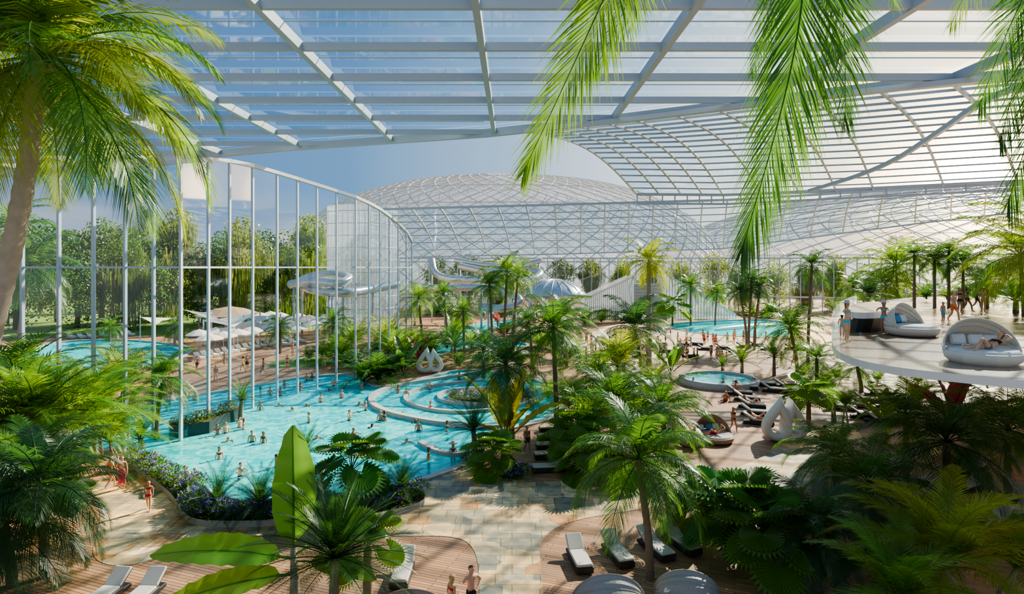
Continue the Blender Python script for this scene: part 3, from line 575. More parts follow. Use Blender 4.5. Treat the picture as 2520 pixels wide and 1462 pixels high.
def treemesh(seed,will):
    rng=random.Random(seed); mb=MB(); blobs=[]
    for i in range(12):
        a=rng.uniform(0,6.28); R=rng.uniform(0,4.2); z=rng.uniform(4,15); blobs.append((V(R*math.cos(a),R*math.sin(a),z),rng.uniform(2.0,3.4)))
    blobs.append((V(0,0,15.5),2.6)); blobs.append((V(0,0,4),3.8))
    for c,R in blobs:
        for k in range(420):
            u=V(rng.gauss(0,1),rng.gauss(0,1),rng.gauss(0,1)).normalized(); p=c+u*R*rng.uniform(.75,1.08); 
            t=V(rng.uniform(-1,1),rng.uniform(-1,1),rng.uniform(-1,1)).normalized(); s=u.cross(t).normalized(); l=rng.uniform(.25,.5)
            if will and u.z<.4: t=V(0,0,-1); s=V(-u.y,u.x,0).normalized() if abs(u.z)<.99 else V(1,0,0); q=rng.uniform(.8,2.4); mb.add([p,p+s*.12,p+s*.09+t*q,p+t*q],[(0,1,2,3)])
            else: mb.add([p,p+(s+t)*l*.5,p+t*l,p+(t-s)*l*.5],[(0,1,2,3)])
    tr=MB(); tube(tr,[V(0,0,0),V(.2,0,4),V(-.1,.1,9),V(0,0,14)],[.5,.38,.28,.1],8)
    for i in range(6): c=blobs[i][0]; tube(tr,[V(0,0,3+i),c*.6+V(0,0,(3+i)*.4),c],[.2,.12,.06],6)
    return mb.mesh('tf','tree_leaf',False),tr.mesh('tt','trunk')
TM=[treemesh(1,0),treemesh(2,0),treemesh(3,1),treemesh(4,1)]
def tree(px,d,s,i,mat):
    r=root('willow_tree' if i>1 else 'broadleaf_tree','weeping tree with trailing sunlit foliage on the lawn' if i>1 else 'dense leafy green tree bordering the lawn','tree',V((px-CX)/F*d,d,0),random.uniform(0,6),scale=s); part('trunk',TM[i][1],r); part('foliage',TM[i][0],r,mat=mat)
for px,d,s,i,m in ((-60,112,1.0,0,'tree_leaf'),(40,105,1.05,1,'tree_leaf'),(140,118,.92,0,'tree_leaf'),(190,108,.88,1,MI),(250,112,1.1,0,'tree_leaf'),(315,104,.9,3,'tree_leaf'),(370,116,.85,1,MI),(430,122,1.25,2,'willow'),(500,110,.85,0,D),(545,118,.92,1,'tree_leaf'),(600,112,1.1,2,'willow'),(655,120,1.0,0,D),(700,116,.85,3,'tree_leaf'),(760,128,1.2,2,'willow'),(810,135,.95,3,'willow'),(100,140,1.2,0,D),(330,145,1.1,0,D),(550,142,1.05,1,D),(880,150,1,2,'willow')): tree(px,d,s,i,m)
for px in range(1080,2100,75): tree(px,random.uniform(144,148),random.uniform(.6,.78),random.randint(0,3),random.choice(['tree_leaf','willow']))
# ---------------- furniture ----------------
fb=MB(); box(fb,(0,-.25,.17),(.68,1.5,.26),.03); box(fb,(0,.72,.12),(.6,.45,.16),.03); FRM=fb.mesh('lf','wickerdark',False)
cb=MB(); box(cb,(0,-.32,.35),(.66,1.34,.1),.035); CUS=cb.mesh('lc','cushion',False)
hb=MB(); box(hb,(0,.36,0),(.66,.74,.1),.035); BCK=hb.mesh('lb','cushion',False)
hs=MB(); box(hs,(0,.36,-.07),(.64,.72,.05),.02); BKS=hs.mesh('lbs','wickerdark',False)
def lounger(px,py,rz,cm='cushion',z0=0,grp='sun loungers on the deck',s=1.0,dark=True):
    l='dark wicker sun lounger with linen cushion and raised back' if dark else 'white sun lounger on the outdoor terrace'
    r=root('sun_lounger',l,'sun lounger',W(px,py,z0),rz,group=grp,scale=s)
    fm=None if dark else 'fabricwhite'
    part('frame',FRM,r,mat=fm); part('seat_cushion',CUS,r,mat=cm); part('back_cushion',BCK,r,(0,.33,.36),(.6,0,0),mat=cm); part('back_frame',BKS,r,(0,.33,.36),(.6,0,0),mat=fm)
for x,y,a in ((1424,1385,.15),(1518,1372,.25),(1612,1358,.35),(1675,1345,.4),(258,1480,-.1),(350,1480,-.05),(992,1420,0),(2290,1330,-1.1),(2420,1262,-1.1),(2490,1235,-1.1),(2450,1292,-1.1),(2515,1268,-1.1),(1950,1300,1.2),(2300,1190,-1.1),(2340,1170,-1.1),(2290,1225,-1.1),(2390,1205,-1.1),(2400,1160,-1.1)): lounger(x,y,a)
for y in (1062,1082,1104,1128,1160): lounger(1362-(y-1062)*.1,y,-1.45)
for x,y in ((1820,972),(1838,986),(1850,1004),(1858,1022),(1866,1044),(1905,965),(1935,955),(2070,1008),(2105,1002),(2135,990),(2160,975),(1835,958),(2200,985),(1880,950),(2190,1005),(2230,1025),(2130,1030),(2165,1040),(1960,965)): lounger(x,y,1.2,s=1.08)
for i in range(14): lounger(490+i*17,884-i*3.4,.9,'white',grp='white loungers on the outdoor terrace',dark=False)
for x,y in ((175,832),(200,832),(225,832),(255,828),(320,826),(550,830),(590,830),(620,828),(700,850),(720,846),(740,842)): lounger(x,y,1,'white',grp='white loungers on the outdoor terrace',dark=False)
for x,y in ((1685,852),(1712,850),(1735,862),(1780,860),(1830,856),(1860,852),(1640,868),(1675,868),(1535,872),(1560,868),(1950,860),(1975,862),(1600,855),(1625,850),(1575,880),(1890,862),(1810,868),(1700,880),(1490,880),(1510,868)): lounger(x,y,random.uniform(.8,1.5),'wickerdark',grp='dark loungers on the beach')
um=MB(); lathe(um,[(1.7,2.3),(1.68,2.38),(.9,2.75),(.02,3.05)],8); UM=um.mesh('canopy','fabricwhite',False)
up=MB(); tube(up,[V(0,0,0),V(0,0,3.1)],.04,6); UP=up.mesh('pole','steel')
for x,y in ((770,838),(745,828),(785,828),(640,812),(665,808),(690,812),(620,858),(655,852),(585,866),(550,874),(515,882),(730,850),(600,850),(690,846),(640,846),(710,836),(560,860),(760,820),(800,820),(490,868),(530,862),(670,838),(620,838),(590,842),(735,815),(710,822)):
    r=root('parasol','white fabric parasol over outdoor loungers','parasol',W(x,y),group='white parasols'); part('canopy',UM,r); part('pole',UP,r)
c=W(565,818); r=root('pavilion','open garden pavilion with tan roof and white fabric sails','pavilion',c)
mb=MB(); lathe(mb,[(5.2,2.8),(5.1,2.95),(2.4,3.9),(.3,4.3)],16); part('roof',mb.mesh('pr','tan',False),r)
mb=MB(); lathe(mb,[(5.3,0),(5.3,.3),(.01,.3)],16); part('base',mb.mesh('pb','coping',False),r)
for k in range(8):
    a=k*.785+.3; mb=MB(); tube(mb,[V(4.6*math.cos(a),4.6*math.sin(a),.3),V(4.6*math.cos(a),4.6*math.sin(a),3.0)],.14,8); part('post',mb.mesh('pp','trunkpale'),r)
def sail(pts,lab):
    n=8; a,b,c_=pts; vs=[];idx={}
    for i in range(n+1):
        for j in range(n+1-i):
            u=i/n;v=j/n;w=1-u-v; p=a*u+b*v+c_*w; k=(u*v*w)*27; ce=(a+b+c_)/3; sh=(u*v+v*w+w*u)-u*v*w*3; p=p.lerp(ce,.45*(sh-k/27*3 if sh>0 else 0))-V(0,0,.25*k); idx[(i,j)]=len(vs); vs.append(p)
    fs=[]
    for i in range(n):
        for j in range(n-i):
            fs.append((idx[i,j],idx[i+1,j],idx[i,j+1]))
            if j<n-i-1: fs.append((idx[i+1,j],idx[i+1,j+1],idx[i,j+1]))
    r=root('shade_sail',lab,'shade sail'); mb=MB(); mb.add(vs,fs); part('fabric',mb.mesh('sail','fabricwhite'),r)
    for p in pts:
        mb=MB(); tube(mb,[V(p.x,p.y,0),p+V(0,0,.2)],.09,6); part('pole',mb.mesh('sp','steel'),r)
sail([WD(450,762,88),WD(560,800,84),WD(520,770,92)],'white triangular shade sail'); sail([WD(500,790,84),WD(640,768,88),WD(575,806,80)],'white triangular shade sail'); sail([WD(345,780,88),WD(430,782,92),WD(380,800,86)],'white triangular shade sail'); sail([WD(600,778,86),WD(690,775,90),WD(640,795,84)],'white triangular shade sail')
def teardrop(h,hole):
    n=40; o=[]
    for i in range(n):
        a=2*math.pi*i/n; x=math.sin(a)*(math.sin(a/2)**1.6)*.46; z=.5+.5*math.cos(a); o.append((x*h,z*h))
    cz=.36*h; inn=[(x*hole*.95,cz+(z-cz)*hole) for x,z in o]
    lay=[(-.20,.90,1.06),(-.15,.98,1.0),(0,1.04,.94),(.15,.98,1.0),(.20,.90,1.06)]; vs=[]
    for y,so,si in lay:
        vs+=[V(x*so,y*h*.8,cz+(z-cz)*so+ .02) for x,z in o]
    for y,so,si in lay[::-1]:
        vs+=[V(x*si,y*h*.8,cz+(z-cz)*si) for x,z in inn]
    L_=10; mb=MB(); mb.add(vs,[(l*n+j,l*n+(j+1)%n,((l+1)%L_)*n+(j+1)%n,((l+1)%L_)*n+j) for l in range(L_) for j in range(n)]); return mb
def pod(px,py,hp,rz):
    b=W(px,py); h=hp*b.y/F; r=root('teardrop_lounge_pod','white teardrop-shaped lounge pod with hollow seat opening','lounge pod',b,rz)
    part('shell',teardrop(h,.5).mesh('shell','sculpt'),r,(-.23*h,0,.03),(0,.13,-.15)); part('shell',teardrop(h*.94,.5).mesh('shell','sculpt'),r,(.24*h,.12,.03),(0,-.13,.2))
    mb=MB(); box(mb,(-.2*h,0,.17*h),(.3*h,.26*h,.06*h),.03); part('seat_cushion',mb.mesh('sc','cushion',False),r); mb=MB(); box(mb,(.22*h,.1,.17*h),(.3*h,.26*h,.06*h),.03); part('seat_cushion',mb.mesh('sc','cushion',False),r)
pod(1932,1085,108,0); pod(1058,918,64,.1); pod(1478,872,48,-.1); pod(1290,800,38,.2); pod(1305,800,30,.3)
def daybed(loc,rz,R,mat,cush,lab,blue=True):
    r=root('round_daybed',lab,'daybed',loc,rz)
    mb=MB(); lathe(mb,[(.01,.02),(R*.82,.02),(R*.95,.15),(R,.38),(R*.97,.42),(R*.9,.36)],36); part('base',mb.mesh('db',mat),r)
    mb=MB(); lathe(mb,[(R*.92,.3),(R*.93,.42),(R*.86,.5),(.01,.52)],36); part('seat_cushion',mb.mesh('dc',cush),r)
    mb=MB(); n=22; m=9; vs=[]
    for i in range(m+1):
        th=math.radians(5+62*i/m)
        for j in range(n+1):
            ph=math.pi*j/n; x=math.cos(ph)*R*.97; s=math.sin(ph)*R*1.0; pl=1+.035*(i%2); vs.append(V(x*pl,s*math.cos(th)*pl,.4+s*math.sin(th)*1.0*pl))
    mb.add(vs,[(i*(n+1)+j,i*(n+1)+j+1,(i+1)*(n+1)+j+1,(i+1)*(n+1)+j) for i in range(m) for j in range(n)]); part('hood',mb.mesh('hood',mat,False),r)
    for i in (0,3,6,m):
        mb=MB(); tube(mb,vs[i*(n+1):(i+1)*(n+1)],.025,6); part('hood_rib',mb.mesh('hr',mat),r)
    for k,(x,m_) in enumerate(((-.4,'white'),(.1,'blue' if blue else 'white'),(.5,'white'))):
        mb=MB(); box(mb,(0,0,0),(.5,.14,.4),.06); part('pillow',mb.mesh('pil',m_,False),r,(x*R,.62*R,.72),(-.4,0,0))
    return r
daybed(W(2418,893,TZ),-.25,1.15,'wickerwhite','fabricwhite','white wicker round daybed with ribbed folding hood',blue=False)
daybed(W(2243,825,TZ),.5,1.15,'wickerwhite','fabricwhite','white round daybed with shell-like hood and blue pillow')
daybed(W(1757,1085),.25,1.3,'wickerbrown','cushion','brown wicker round daybed with open hood'); daybed(W(1700,1095),-1.8,.8,'wickerwhite','cushion','small wicker armchair pod with pillows',blue=True)
daybed(W(1495,1510),math.pi,1.25,'wickergrey','cushion','grey wicker round daybed seen from its hooded back'); daybed(W(1690,1490),math.pi-.2,1.1,'wickergrey','cushion','grey wicker round daybed seen from its hooded back'); daybed(W(1020,1550),math.pi,1.25,'wickerbrown','cushion','brown wicker round daybed with hood')
# ---------------- terrace ----------------
tp=chaikin([W(x,y,TZ) for x,y in ((2045,825),(2050,860),(2100,885),(2200,905),(2350,922),(2520,938),(2900,970),(3300,900),(2900,742),(2500,728),(2320,728),(2200,735),(2130,750),(2065,780))],2)
n=len(tp); r=root('terrace','raised curved terrace with white fascia and wood deck','terrace')
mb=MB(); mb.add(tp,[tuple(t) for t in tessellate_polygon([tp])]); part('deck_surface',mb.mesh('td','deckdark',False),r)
mb=MB(); lo=[p-V(0,0,.24) for p in tp]; ti=[p+V(0,0,.02) for p in tp]; mb.add(ti+lo,[(i,(i+1)%n,n+(i+1)%n,n+i) for i in range(n)]); mb.add(lo,[tuple(t) for t in tessellate_polygon([lo])]); part('fascia',mb.mesh('tf','whitecoat',False),r)
mb=MB(); k=len(tp); mb.add([V(p.x,p.y,TZ+.02) for p in tp]+[V(p.x,p.y,TZ+1.0) for p in tp],[(i,(i+1)%k,k+(i+1)%k,k+i) for i in range(k) if tp[i].y<45]); part('glass_balustrade',mb.mesh('bal','glasswall',False),r)
for x,y in ((22,22),(34,40),(30,26)):
    mb=MB(); tube(mb,[V(x,y,0),V(x,y,TZ-.24)],.3,14); part('support_column',mb.mesh('tc','whitecoat'),r)
u=chaikin([W(x,y,TZ+1.0) for x,y in ((2075,760),(2100,770),(2180,768),(2240,755),(2230,742),(2120,742))],2); n=len(u)
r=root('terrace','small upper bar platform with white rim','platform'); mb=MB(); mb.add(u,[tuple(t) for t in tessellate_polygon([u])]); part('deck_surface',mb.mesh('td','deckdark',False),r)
mb=MB(); lo=[p-V(0,0,.3) for p in u]; mb.add(u+lo,[(i,(i+1)%n,n+(i+1)%n,n+i) for i in range(n)]); part('fascia',mb.mesh('tf','whitecoat',False),r)
mb=MB(); lo2=[V(p.x*.995,p.y*1.005,TZ) for p in u]; mb.add(lo+lo2,[(i,(i+1)%n,n+(i+1)%n,n+i) for i in range(n)]); part('dark_plinth',mb.mesh('tpn','blackstone',False),r)
# ---------------- people ----------------
BP=dict(pel=(0,0,.95),sp=(0,0,1.12),ch=(0,0,1.31),nk=(0,.01,1.46),hb=(0,-.012,1.565),hd=(0,-.02,1.65),ht=(0,-.01,1.725),
 shL=(.17,0,1.40),elL=(.23,.03,1.12),wrL=(.25,-.05,.88),pmL=(.25,-.07,.81),hiL=(.085,0,.89),knL=(.095,-.02,.50),anL=(.095,.03,.09),toL=(.11,-.13,.035),
 shR=(-.17,0,1.40),elR=(-.23,.03,1.12),wrR=(-.25,-.05,.88),pmR=(-.25,-.07,.81),hiR=(-.085,0,.89),knR=(-.095,-.02,.50),anR=(-.095,.03,.09),toR=(-.11,-.13,.035))
POSE={'stand':{},
'walk':dict(knL=(.09,-.20,.53),anL=(.09,-.27,.10),toL=(.1,-.43,.06),knR=(-.09,.03,.50),anR=(-.09,.30,.17),toR=(-.1,.20,.035),elL=(.22,.14,1.15),wrL=(.22,.08,.92),pmL=(.21,.05,.85),elR=(-.22,-.08,1.14),wrR=(-.22,-.24,.97),pmR=(-.21,-.29,.92)),
'akimbo':dict(elL=(.38,.08,1.18),wrL=(.20,-.06,1.02),pmL=(.15,-.10,1.0),elR=(-.33,-.05,1.30),wrR=(-.17,-.15,1.54),pmR=(-.13,-.13,1.60),knR=(-.12,-.08,.50),anR=(-.14,-.02,.09),toR=(-.17,-.18,.035)),
'reach':dict(elL=(.30,-.18,1.28),wrL=(.26,-.42,1.30),pmL=(.24,-.50,1.30),elR=(-.30,-.18,1.28),wrR=(-.22,-.40,1.27),pmR=(-.20,-.47,1.26)),
'sit':dict(pel=(0,0,.12),sp=(0,.04,.29),ch=(0,.03,.48),nk=(0,0,.63),hb=(0,-.04,.73),hd=(0,-.05,.81),ht=(0,-.04,.885),shL=(.17,.02,.57),elL=(.24,.14,.32),wrL=(.22,.22,.09),pmL=(.22,.24,.04),shR=(-.17,.02,.57),elR=(-.23,-.10,.34),wrR=(-.15,-.30,.38),pmR=(-.13,-.38,.38),hiL=(.09,-.03,.10),knL=(.12,-.42,.40),anL=(.11,-.62,.05),toL=(.12,-.80,.03),hiR=(-.09,-.03,.10),knR=(-.13,-.46,.12),anR=(-.10,-.86,.06),toR=(-.10,-.93,.18)),
'recline':dict(pel=(0,0,.12),sp=(0,.16,.17),ch=(0,.33,.28),nk=(0,.45,.38),hb=(0,.51,.47),hd=(0,.56,.545),ht=(0,.61,.60),shL=(.18,.40,.33),elL=(.40,.52,.42),wrL=(.20,.62,.50),pmL=(.13,.64,.52),shR=(-.18,.40,.33),elR=(-.27,.18,.20),wrR=(-.16,-.02,.24),pmR=(-.10,-.08,.24),hiL=(.09,-.05,.11),knL=(.11,-.36,.42),anL=(.10,-.62,.06),toL=(.10,-.78,.05),hiR=(-.09,-.05,.11),knR=(-.10,-.50,.12),anR=(-.09,-.90,.08),toR=(-.10,-.96,.22)),
'swim':dict(pel=(0,.55,-.22),sp=(0,.38,-.16),ch=(0,.2,-.08),nk=(0,.05,.0),hb=(0,-.02,.07),hd=(0,-.05,.15),ht=(0,-.03,.22),shL=(.17,.12,-.04),elL=(.28,-.15,.02),wrL=(.2,-.42,-.02),pmL=(.18,-.50,-.03),shR=(-.17,.12,-.04),elR=(-.38,.0,-.1),wrR=(-.45,-.2,-.12),pmR=(-.46,-.28,-.13),hiL=(.085,.62,-.24),knL=(.1,.95,-.30),anL=(.1,1.35,-.25),toL=(.11,1.5,-.28),hiR=(-.085,.62,-.24),knR=(-.12,.93,-.22),anR=(-.1,1.30,-.40),toR=(-.11,1.45,-.44))}
RAD=dict(pel=(.15,.11),sp=(.125,.095),ch=(.155,.11),nk=(.052,.052),hb=(.074,.088),hd=(.100,.118),ht=(.078,.09),sh=(.06,.055),el=(.042,.042),wr=(.027,.027),pm=(.036,.018),hi=(.094,.092),kn=(.06,.062),an=(.038,.042),to=(.036,.022))
BC={}
def body(pose,sex):
    if (pose,sex) in BC: return BC[(pose,sex)]
    J={k:Vector(v) for k,v in BP.items()}; J.update({k:Vector(v) for k,v in POSE[pose].items()})
    names=list(J); vs=[J[k] for k in names]; ix={k:i for i,k in enumerate(names)}
    E=[('pel','sp'),('sp','ch'),('ch','nk'),('nk','hb'),('hb','hd'),('hd','ht')]
    for s in 'LR': E+=[('ch','sh'+s),('sh'+s,'el'+s),('el'+s,'wr'+s),('wr'+s,'pm'+s),('pel','hi'+s),('hi'+s,'kn'+s),('kn'+s,'an'+s),('an'+s,'to'+s)]
    edges=[(ix[a],ix[b]) for a,b in E]; rad=[]
    for k in names:
        b=k if k in RAD else k[:-1]; x,y=RAD[b]
        if sex=='f':
            if b=='pel': x*=1.05
            if b in('sp',): x*=.82;y*=.85
            if b in('ch',): x*=.85
            if b in('sh','el','wr'): x*=.82;y*=.82
        rad.append((x,y))
    for s,sg in (('L',1),('R',-1)):
        w,p=J['wr'+s],J['pm'+s]; T=(p-w).normalized(); fwd=V(0,-1,0)
        if abs(T.dot(fwd))>.8: fwd=V(0,0,1)
        S=(fwd-T*fwd.dot(T)).normalized(); inn=T.cross(S)*sg
        for k,(off,ln) in enumerate(((.030,.070),(.010,.080),(-.010,.074),(-.028,.058))):
            b0=p+T*.015+S*off; m1=b0+T*ln*.5+inn*.008; e1=m1+T*ln*.45+inn*.02; i0=len(vs); vs+=[b0,m1,e1]; rad+=[(.0105,.0105),(.009,.009),(.007,.007)]; edges+=[(ix['pm'+s],i0),(i0,i0+1),(i0+1,i0+2)]
        m0=w.lerp(p,.5)+S*.028; m1=m0+(S*.7+T*.7)*.03; m2=m1+T*.03+S*.005; i0=len(vs); vs+=[m0,m1,m2]; rad+=[(.012,.012),(.010,.010),(.008,.008)]; edges+=[(ix['pm'+s],i0),(i0,i0+1),(i0+1,i0+2)]
    me=bpy.data.meshes.new('sk'); me.from_pydata(vs,edges,[]); o=bpy.data.objects.new('sk',me); COL.objects.link(o)
    md=o.modifiers.new('s','SKIN'); md.use_smooth_shade=True; sv=me.skin_vertices[0].data
    for i,rr in enumerate(rad): sv[i].radius=rr; sv[i].use_root=(i==ix['pel'])
    ss=o.modifiers.new('u','SUBSURF'); ss.levels=2; ss.render_levels=2
    dg=bpy.context.evaluated_depsgraph_get(); dg.update(); ev=o.evaluated_get(dg); bm_=bpy.data.meshes.new_from_object(ev); bpy.data.objects.remove(o)
    bm_.name='body'; bm_.materials.clear(); bm_.materials.append(M['skin1']); bm_.polygons.foreach_set('use_smooth',[True]*len(bm_.polygons))
    hd=J['hd']; up=(J['ht']-J['hb']).normalized(); fc=V(0,-1,0)
    if pose=='recline': fc=V(0,-.6,.8)
    fc=(fc-up*fc.dot(up)).normalized(); sd=up.cross(fc)
    for v in bm_.vertices:
        q=v.co-hd; a,b_,c_=q.dot(fc),q.dot(up),q.dot(sd)
        if a>.04 and abs(c_)<.022 and -.04<b_<.015: v.co+=fc*.020*(1-abs(c_)/.022)
        if abs(c_)>.06 and abs(a)<.025 and abs(b_+.005)<.035: v.co+=sd*(.016 if c_>0 else -.016)
    def surf(c0,b0):
        m_=[ (v.co-hd).dot(fc) for v in bm_.vertices if (v.co-hd).length<.2 and abs((v.co-hd).dot(sd)-c0)<.022 and abs((v.co-hd).dot(up)-b0)<.022]
        return sum(sorted(m_)[-3:])/min(3,len(m_)) if m_ else .08
    bones=[(J[a],J[b],a,b) for a,b in E]
    def near(p):
        best=None
        for A,B_,a,b in bones:
            ab=B_-A; t=max(0,min(1,(p-A).dot(ab)/ab.length_squared)); dd=(p-(A+ab*t)).length/(1 if a not in('pel','sp') else 1.35)
            if best is None or dd<best[0]: best=(dd,a,b,t)
        return best
    cls=[near(p.center) for p in bm_.polygons]
    def extract(fn,off,mat):
        mb=MB(); mp={}; fs=[]; vs=[]
        for p in bm_.polygons:
            if fn(p,cls[p.index]):
                f=[]
                for vi in p.vertices:
                    if vi not in mp: mp[vi]=len(vs); vs.append(bm_.vertices[vi].co+bm_.vertices[vi].normal*off)
                    f.append(mp[vi])
                fs.append(tuple(f))
        if not fs: return None
        mb.add(vs,fs); return mb.mesh('part',mat)
    pl=J['pel']; tz=(J['sp']-J['pel']).normalized(); cc=J['ch']; t2=(J['nk']-J['ch']).normalized()
    torso=('pel','sp','ch')
    def hgt(p): return (p.center-pl).dot(tz)
    def legs(c,t): return c[1].startswith('hi') and c[3]<t
    def shorts(p,c): return ((c[1]=='pel' or legs(c,.3)) and hgt(p)<.06) or legs(c,.55) and c[3]>.02
    def bik(p,c): return (c[1]=='pel' or legs(c,.16)) and hgt(p)<.02
    def skirt(p,c): return ((c[1]=='pel' or legs(c,.3)) and hgt(p)<.06) or legs(c,2) or (c[1].startswith('kn') and c[3]<.5)
    def top(p,c):
        q=(p.center-cc).dot(t2); return c[1] in torso and c[2][:2]!='hi' and -.06<q<.035
    def hair(p,c):
        if c[1] not in('hb','hd') and not(c[2]=='hb' and sex=='f'): return False
        q=p.center-hd; return q.dot(up)>.048 or (q.dot(fc)<-.005 and q.dot(up)>(-.06 if sex=='m' else -.3))
    e=MB()
    for s in (1,-1):
        lathe(e,[(.001,.009),(.009,.003),(.009,-.003),(.001,-.009)],8,c=tuple(hd+fc*(surf(s*.03,.008)+.0)+sd*s*.030+up*.008))
    l=MB(); p0=hd+fc*(surf(0,-.055)+.001)-up*.055; tube(l,[p0-sd*.022-fc*.006,p0+fc*.003,p0+sd*.022-fc*.006],[.003,.006,.003],6)
    R=dict(body=bm_,hair=extract(hair,.016,'hair1'),shorts=extract(shorts,.014,'navy'),bikini_bottom=extract(bik,.008,'navy'),bikini_top=extract(top,.010,'navy'),skirt=extract(skirt,.03,'pink'),eyes=e.mesh('eyes','eye'),mouth=l.mesh('mouth','lip'))
    mb=MB(); lathe(mb,[(.30,0),(.29,.015),(.12,.03),(.11,.12),(.02,.14)],20); R['sun_hat']=mb.mesh('hat','cushion'); R['hatpos']=hd+up*.05
    BC[(pose,sex)]=R; return R
PN=[0]
WORDS={'stand':'standing','walk':'walking','akimbo':'standing with raised hand','reach':'with arms stretched forward','sit':'sitting','recline':'reclining with bent knee','swim':'swimming'}
def person(loc,pose,sex,col,rz=0,s=1.0,skin=None,hair=None,wear=None,hat=False,where='on the deck',grp=None):
    PN[0]+=1; k=PN[0]; R=body(pose,sex); skin=skin or ('skin1','skin2','skin3')[k%3]; hair=hair or ('hair1','hair2','hair1','hair3')[k%4]
    wear=wear or (['shorts'] if sex=='m' else ['bikini_bottom','bikini_top'])
    wn={'shorts':col+' swim shorts','bikini_bottom':col+' bikini','skirt':col+' wrap skirt'}[wear[0]]
    r=root('person',f'person in {wn} {WORDS[pose]} {where}','person',loc,rz,group=grp,scale=s)
    part('body',R['body'],r,mat=skin)
    if R['hair']: part('hair',R['hair'],r,mat=hair)
    for w in wear:
        if R[w]: part(w,R[w],r,mat=col)
    part('eyes',R['eyes'],r); part('mouth',R['mouth'],r)
    if hat: part('sun_hat',R['sun_hat'],r,tuple(R['hatpos']))
    return r
person(W(272,1203),'walk','f','orange',2.6,skin='skin3'); person(W(300,1203),'stand','f','pink',.5,wear=['skirt','bikini_top'],hair='hair3'); person(W(366,1255),'walk','f','crimson',.4,s=.8,hair='hair3')
person(W(1297,1116),'walk','m','navy',.3); person(W(1805,1063),'walk','f','black',.2,skin='skin2'); person(W(2030,1120),'walk','m','green',2.6,s=1.06); person(W(2064,1120),'stand','f','crimson',3,s=.66)
person(W(1160,1530),'akimbo','m','black',.6,s=1.08); person(W(1112,1545),'stand','f','crimson',2.2,s=1.0,hair='hair3')
for x,y,p,s,c in ((485,915,'walk','m','navy'),(531,942,'walk','m','white'),(552,902,'walk','f','aqua'),(565,900,'stand','m','aqua'),(598,916,'walk','f','yellow'),(608,912,'stand','m','black'),(648,922,'walk','f','black'),(707,912,'walk','f','crimson'),(797,912,'akimbo','m','green'),(820,908,'walk','m','aqua'),(350,900,'stand','f','aqua'),(330,815,'walk','f','aqua'),(720,875,'stand','f','crimson')): person(W(x,y),p,s,c,random.uniform(-2,2),where='outdoors')
for x,y,p,s,c in ((1455,872,'stand','m','crimson'),(1466,874,'stand','m','crimson'),(1442,850,'walk','m','navy'),(1455,850,'stand','f','pink'),(1708,892,'walk','m','black'),(1716,892,'stand','m','navy'),(1690,835,'akimbo','f','aqua'),(1808,838,'walk','m','orange'),(1755,850,'walk','f','pink'),(1760,856,'stand','f','crimson'),(1748,885,'stand','m','orange'),(1752,884,'akimbo','f','black'),(1680,893,'walk','m','navy'),(1112,888,'walk','f','black'),(1830,842,'stand','f','navy'),(1610,815,'walk','m','orange'),(1668,846,'stand','f','white'),(1500,860,'walk','m','navy'),(1640,880,'stand','m','black'),(1560,848,'walk','f','yellow'),(1860,845,'stand','m','crimson'),(1885,846,'walk','f','orange'),(1305,815,'stand','m','navy'),(1330,830,'walk','f','crimson'),(1540,835,'walk','m','navy'),(1590,842,'stand','f','pink'),(1620,860,'walk','m','crimson'),(1700,862,'walk','f','aqua'),(1650,830,'stand','m','navy'),(1520,885,'walk','f','orange'),(1790,848,'stand','m','green'),(1730,840,'walk','f','black')): person(W(x,y),p,s,c,random.uniform(-3,3),where='on the beach')
rp=random.Random(5)
for i in range(34): person(W(rp.uniform(1440,1960),rp.uniform(842,905)),rp.choice(['walk','stand','akimbo','walk']),rp.choice('mf'),rp.choice(['navy','crimson','orange','pink','aqua','black','white']),rp.uniform(-3,3),where='on the beach')
w='on the terrace'
person(W(2084,842,TZ),'akimbo','f','aqua',.5,hat=True,where=w,skin='skin3'); person(W(2072,830,TZ),'stand','f','aqua',2.6,s=.6,where=w)
person(W(2175,822,TZ),'reach','f','aqua',-.8,s=.9,where=w,hat=True); person(W(2347,792,TZ),'walk','m','orange',.2,where=w); person(W(2321,796,TZ),'stand','m','aqua',.3,s=.7,where=w); person(W(2380,768,TZ),'walk','f','black',.5,where=w); person(W(2420,770,TZ),'stand','f','yellow',2,where=w); person(W(2362,772,TZ),'stand','f','navy',0,where=w);person(W(2403,762,TZ),'walk','m','navy',1,where=w)
person(W(2415,893,TZ)+V(.0,-.30,.48),'recline','f','black',-1.35,where='on a daybed',skin='skin1',hair='hair1')
person(W(1757,1087)+V(0,-.1,.50),'recline','m','crimson',-1.2,where='on a daybed')
person(W(1820,972)+V(-.3,.1,.42),'sit','f','crimson',1.2,where='on a sun lounger'); person(W(1850,1004)+V(0,0,.40),'recline','f','white',1.2,where='on a sun lounger'); person(W(1866,1044)+V(0,0,.40),'recline','f','orange',1.2,where='on a sun lounger')
person(W(1787,988),'sit','m','crimson',-1,where='on the deck')
wz=-1.08; w='in the pool'
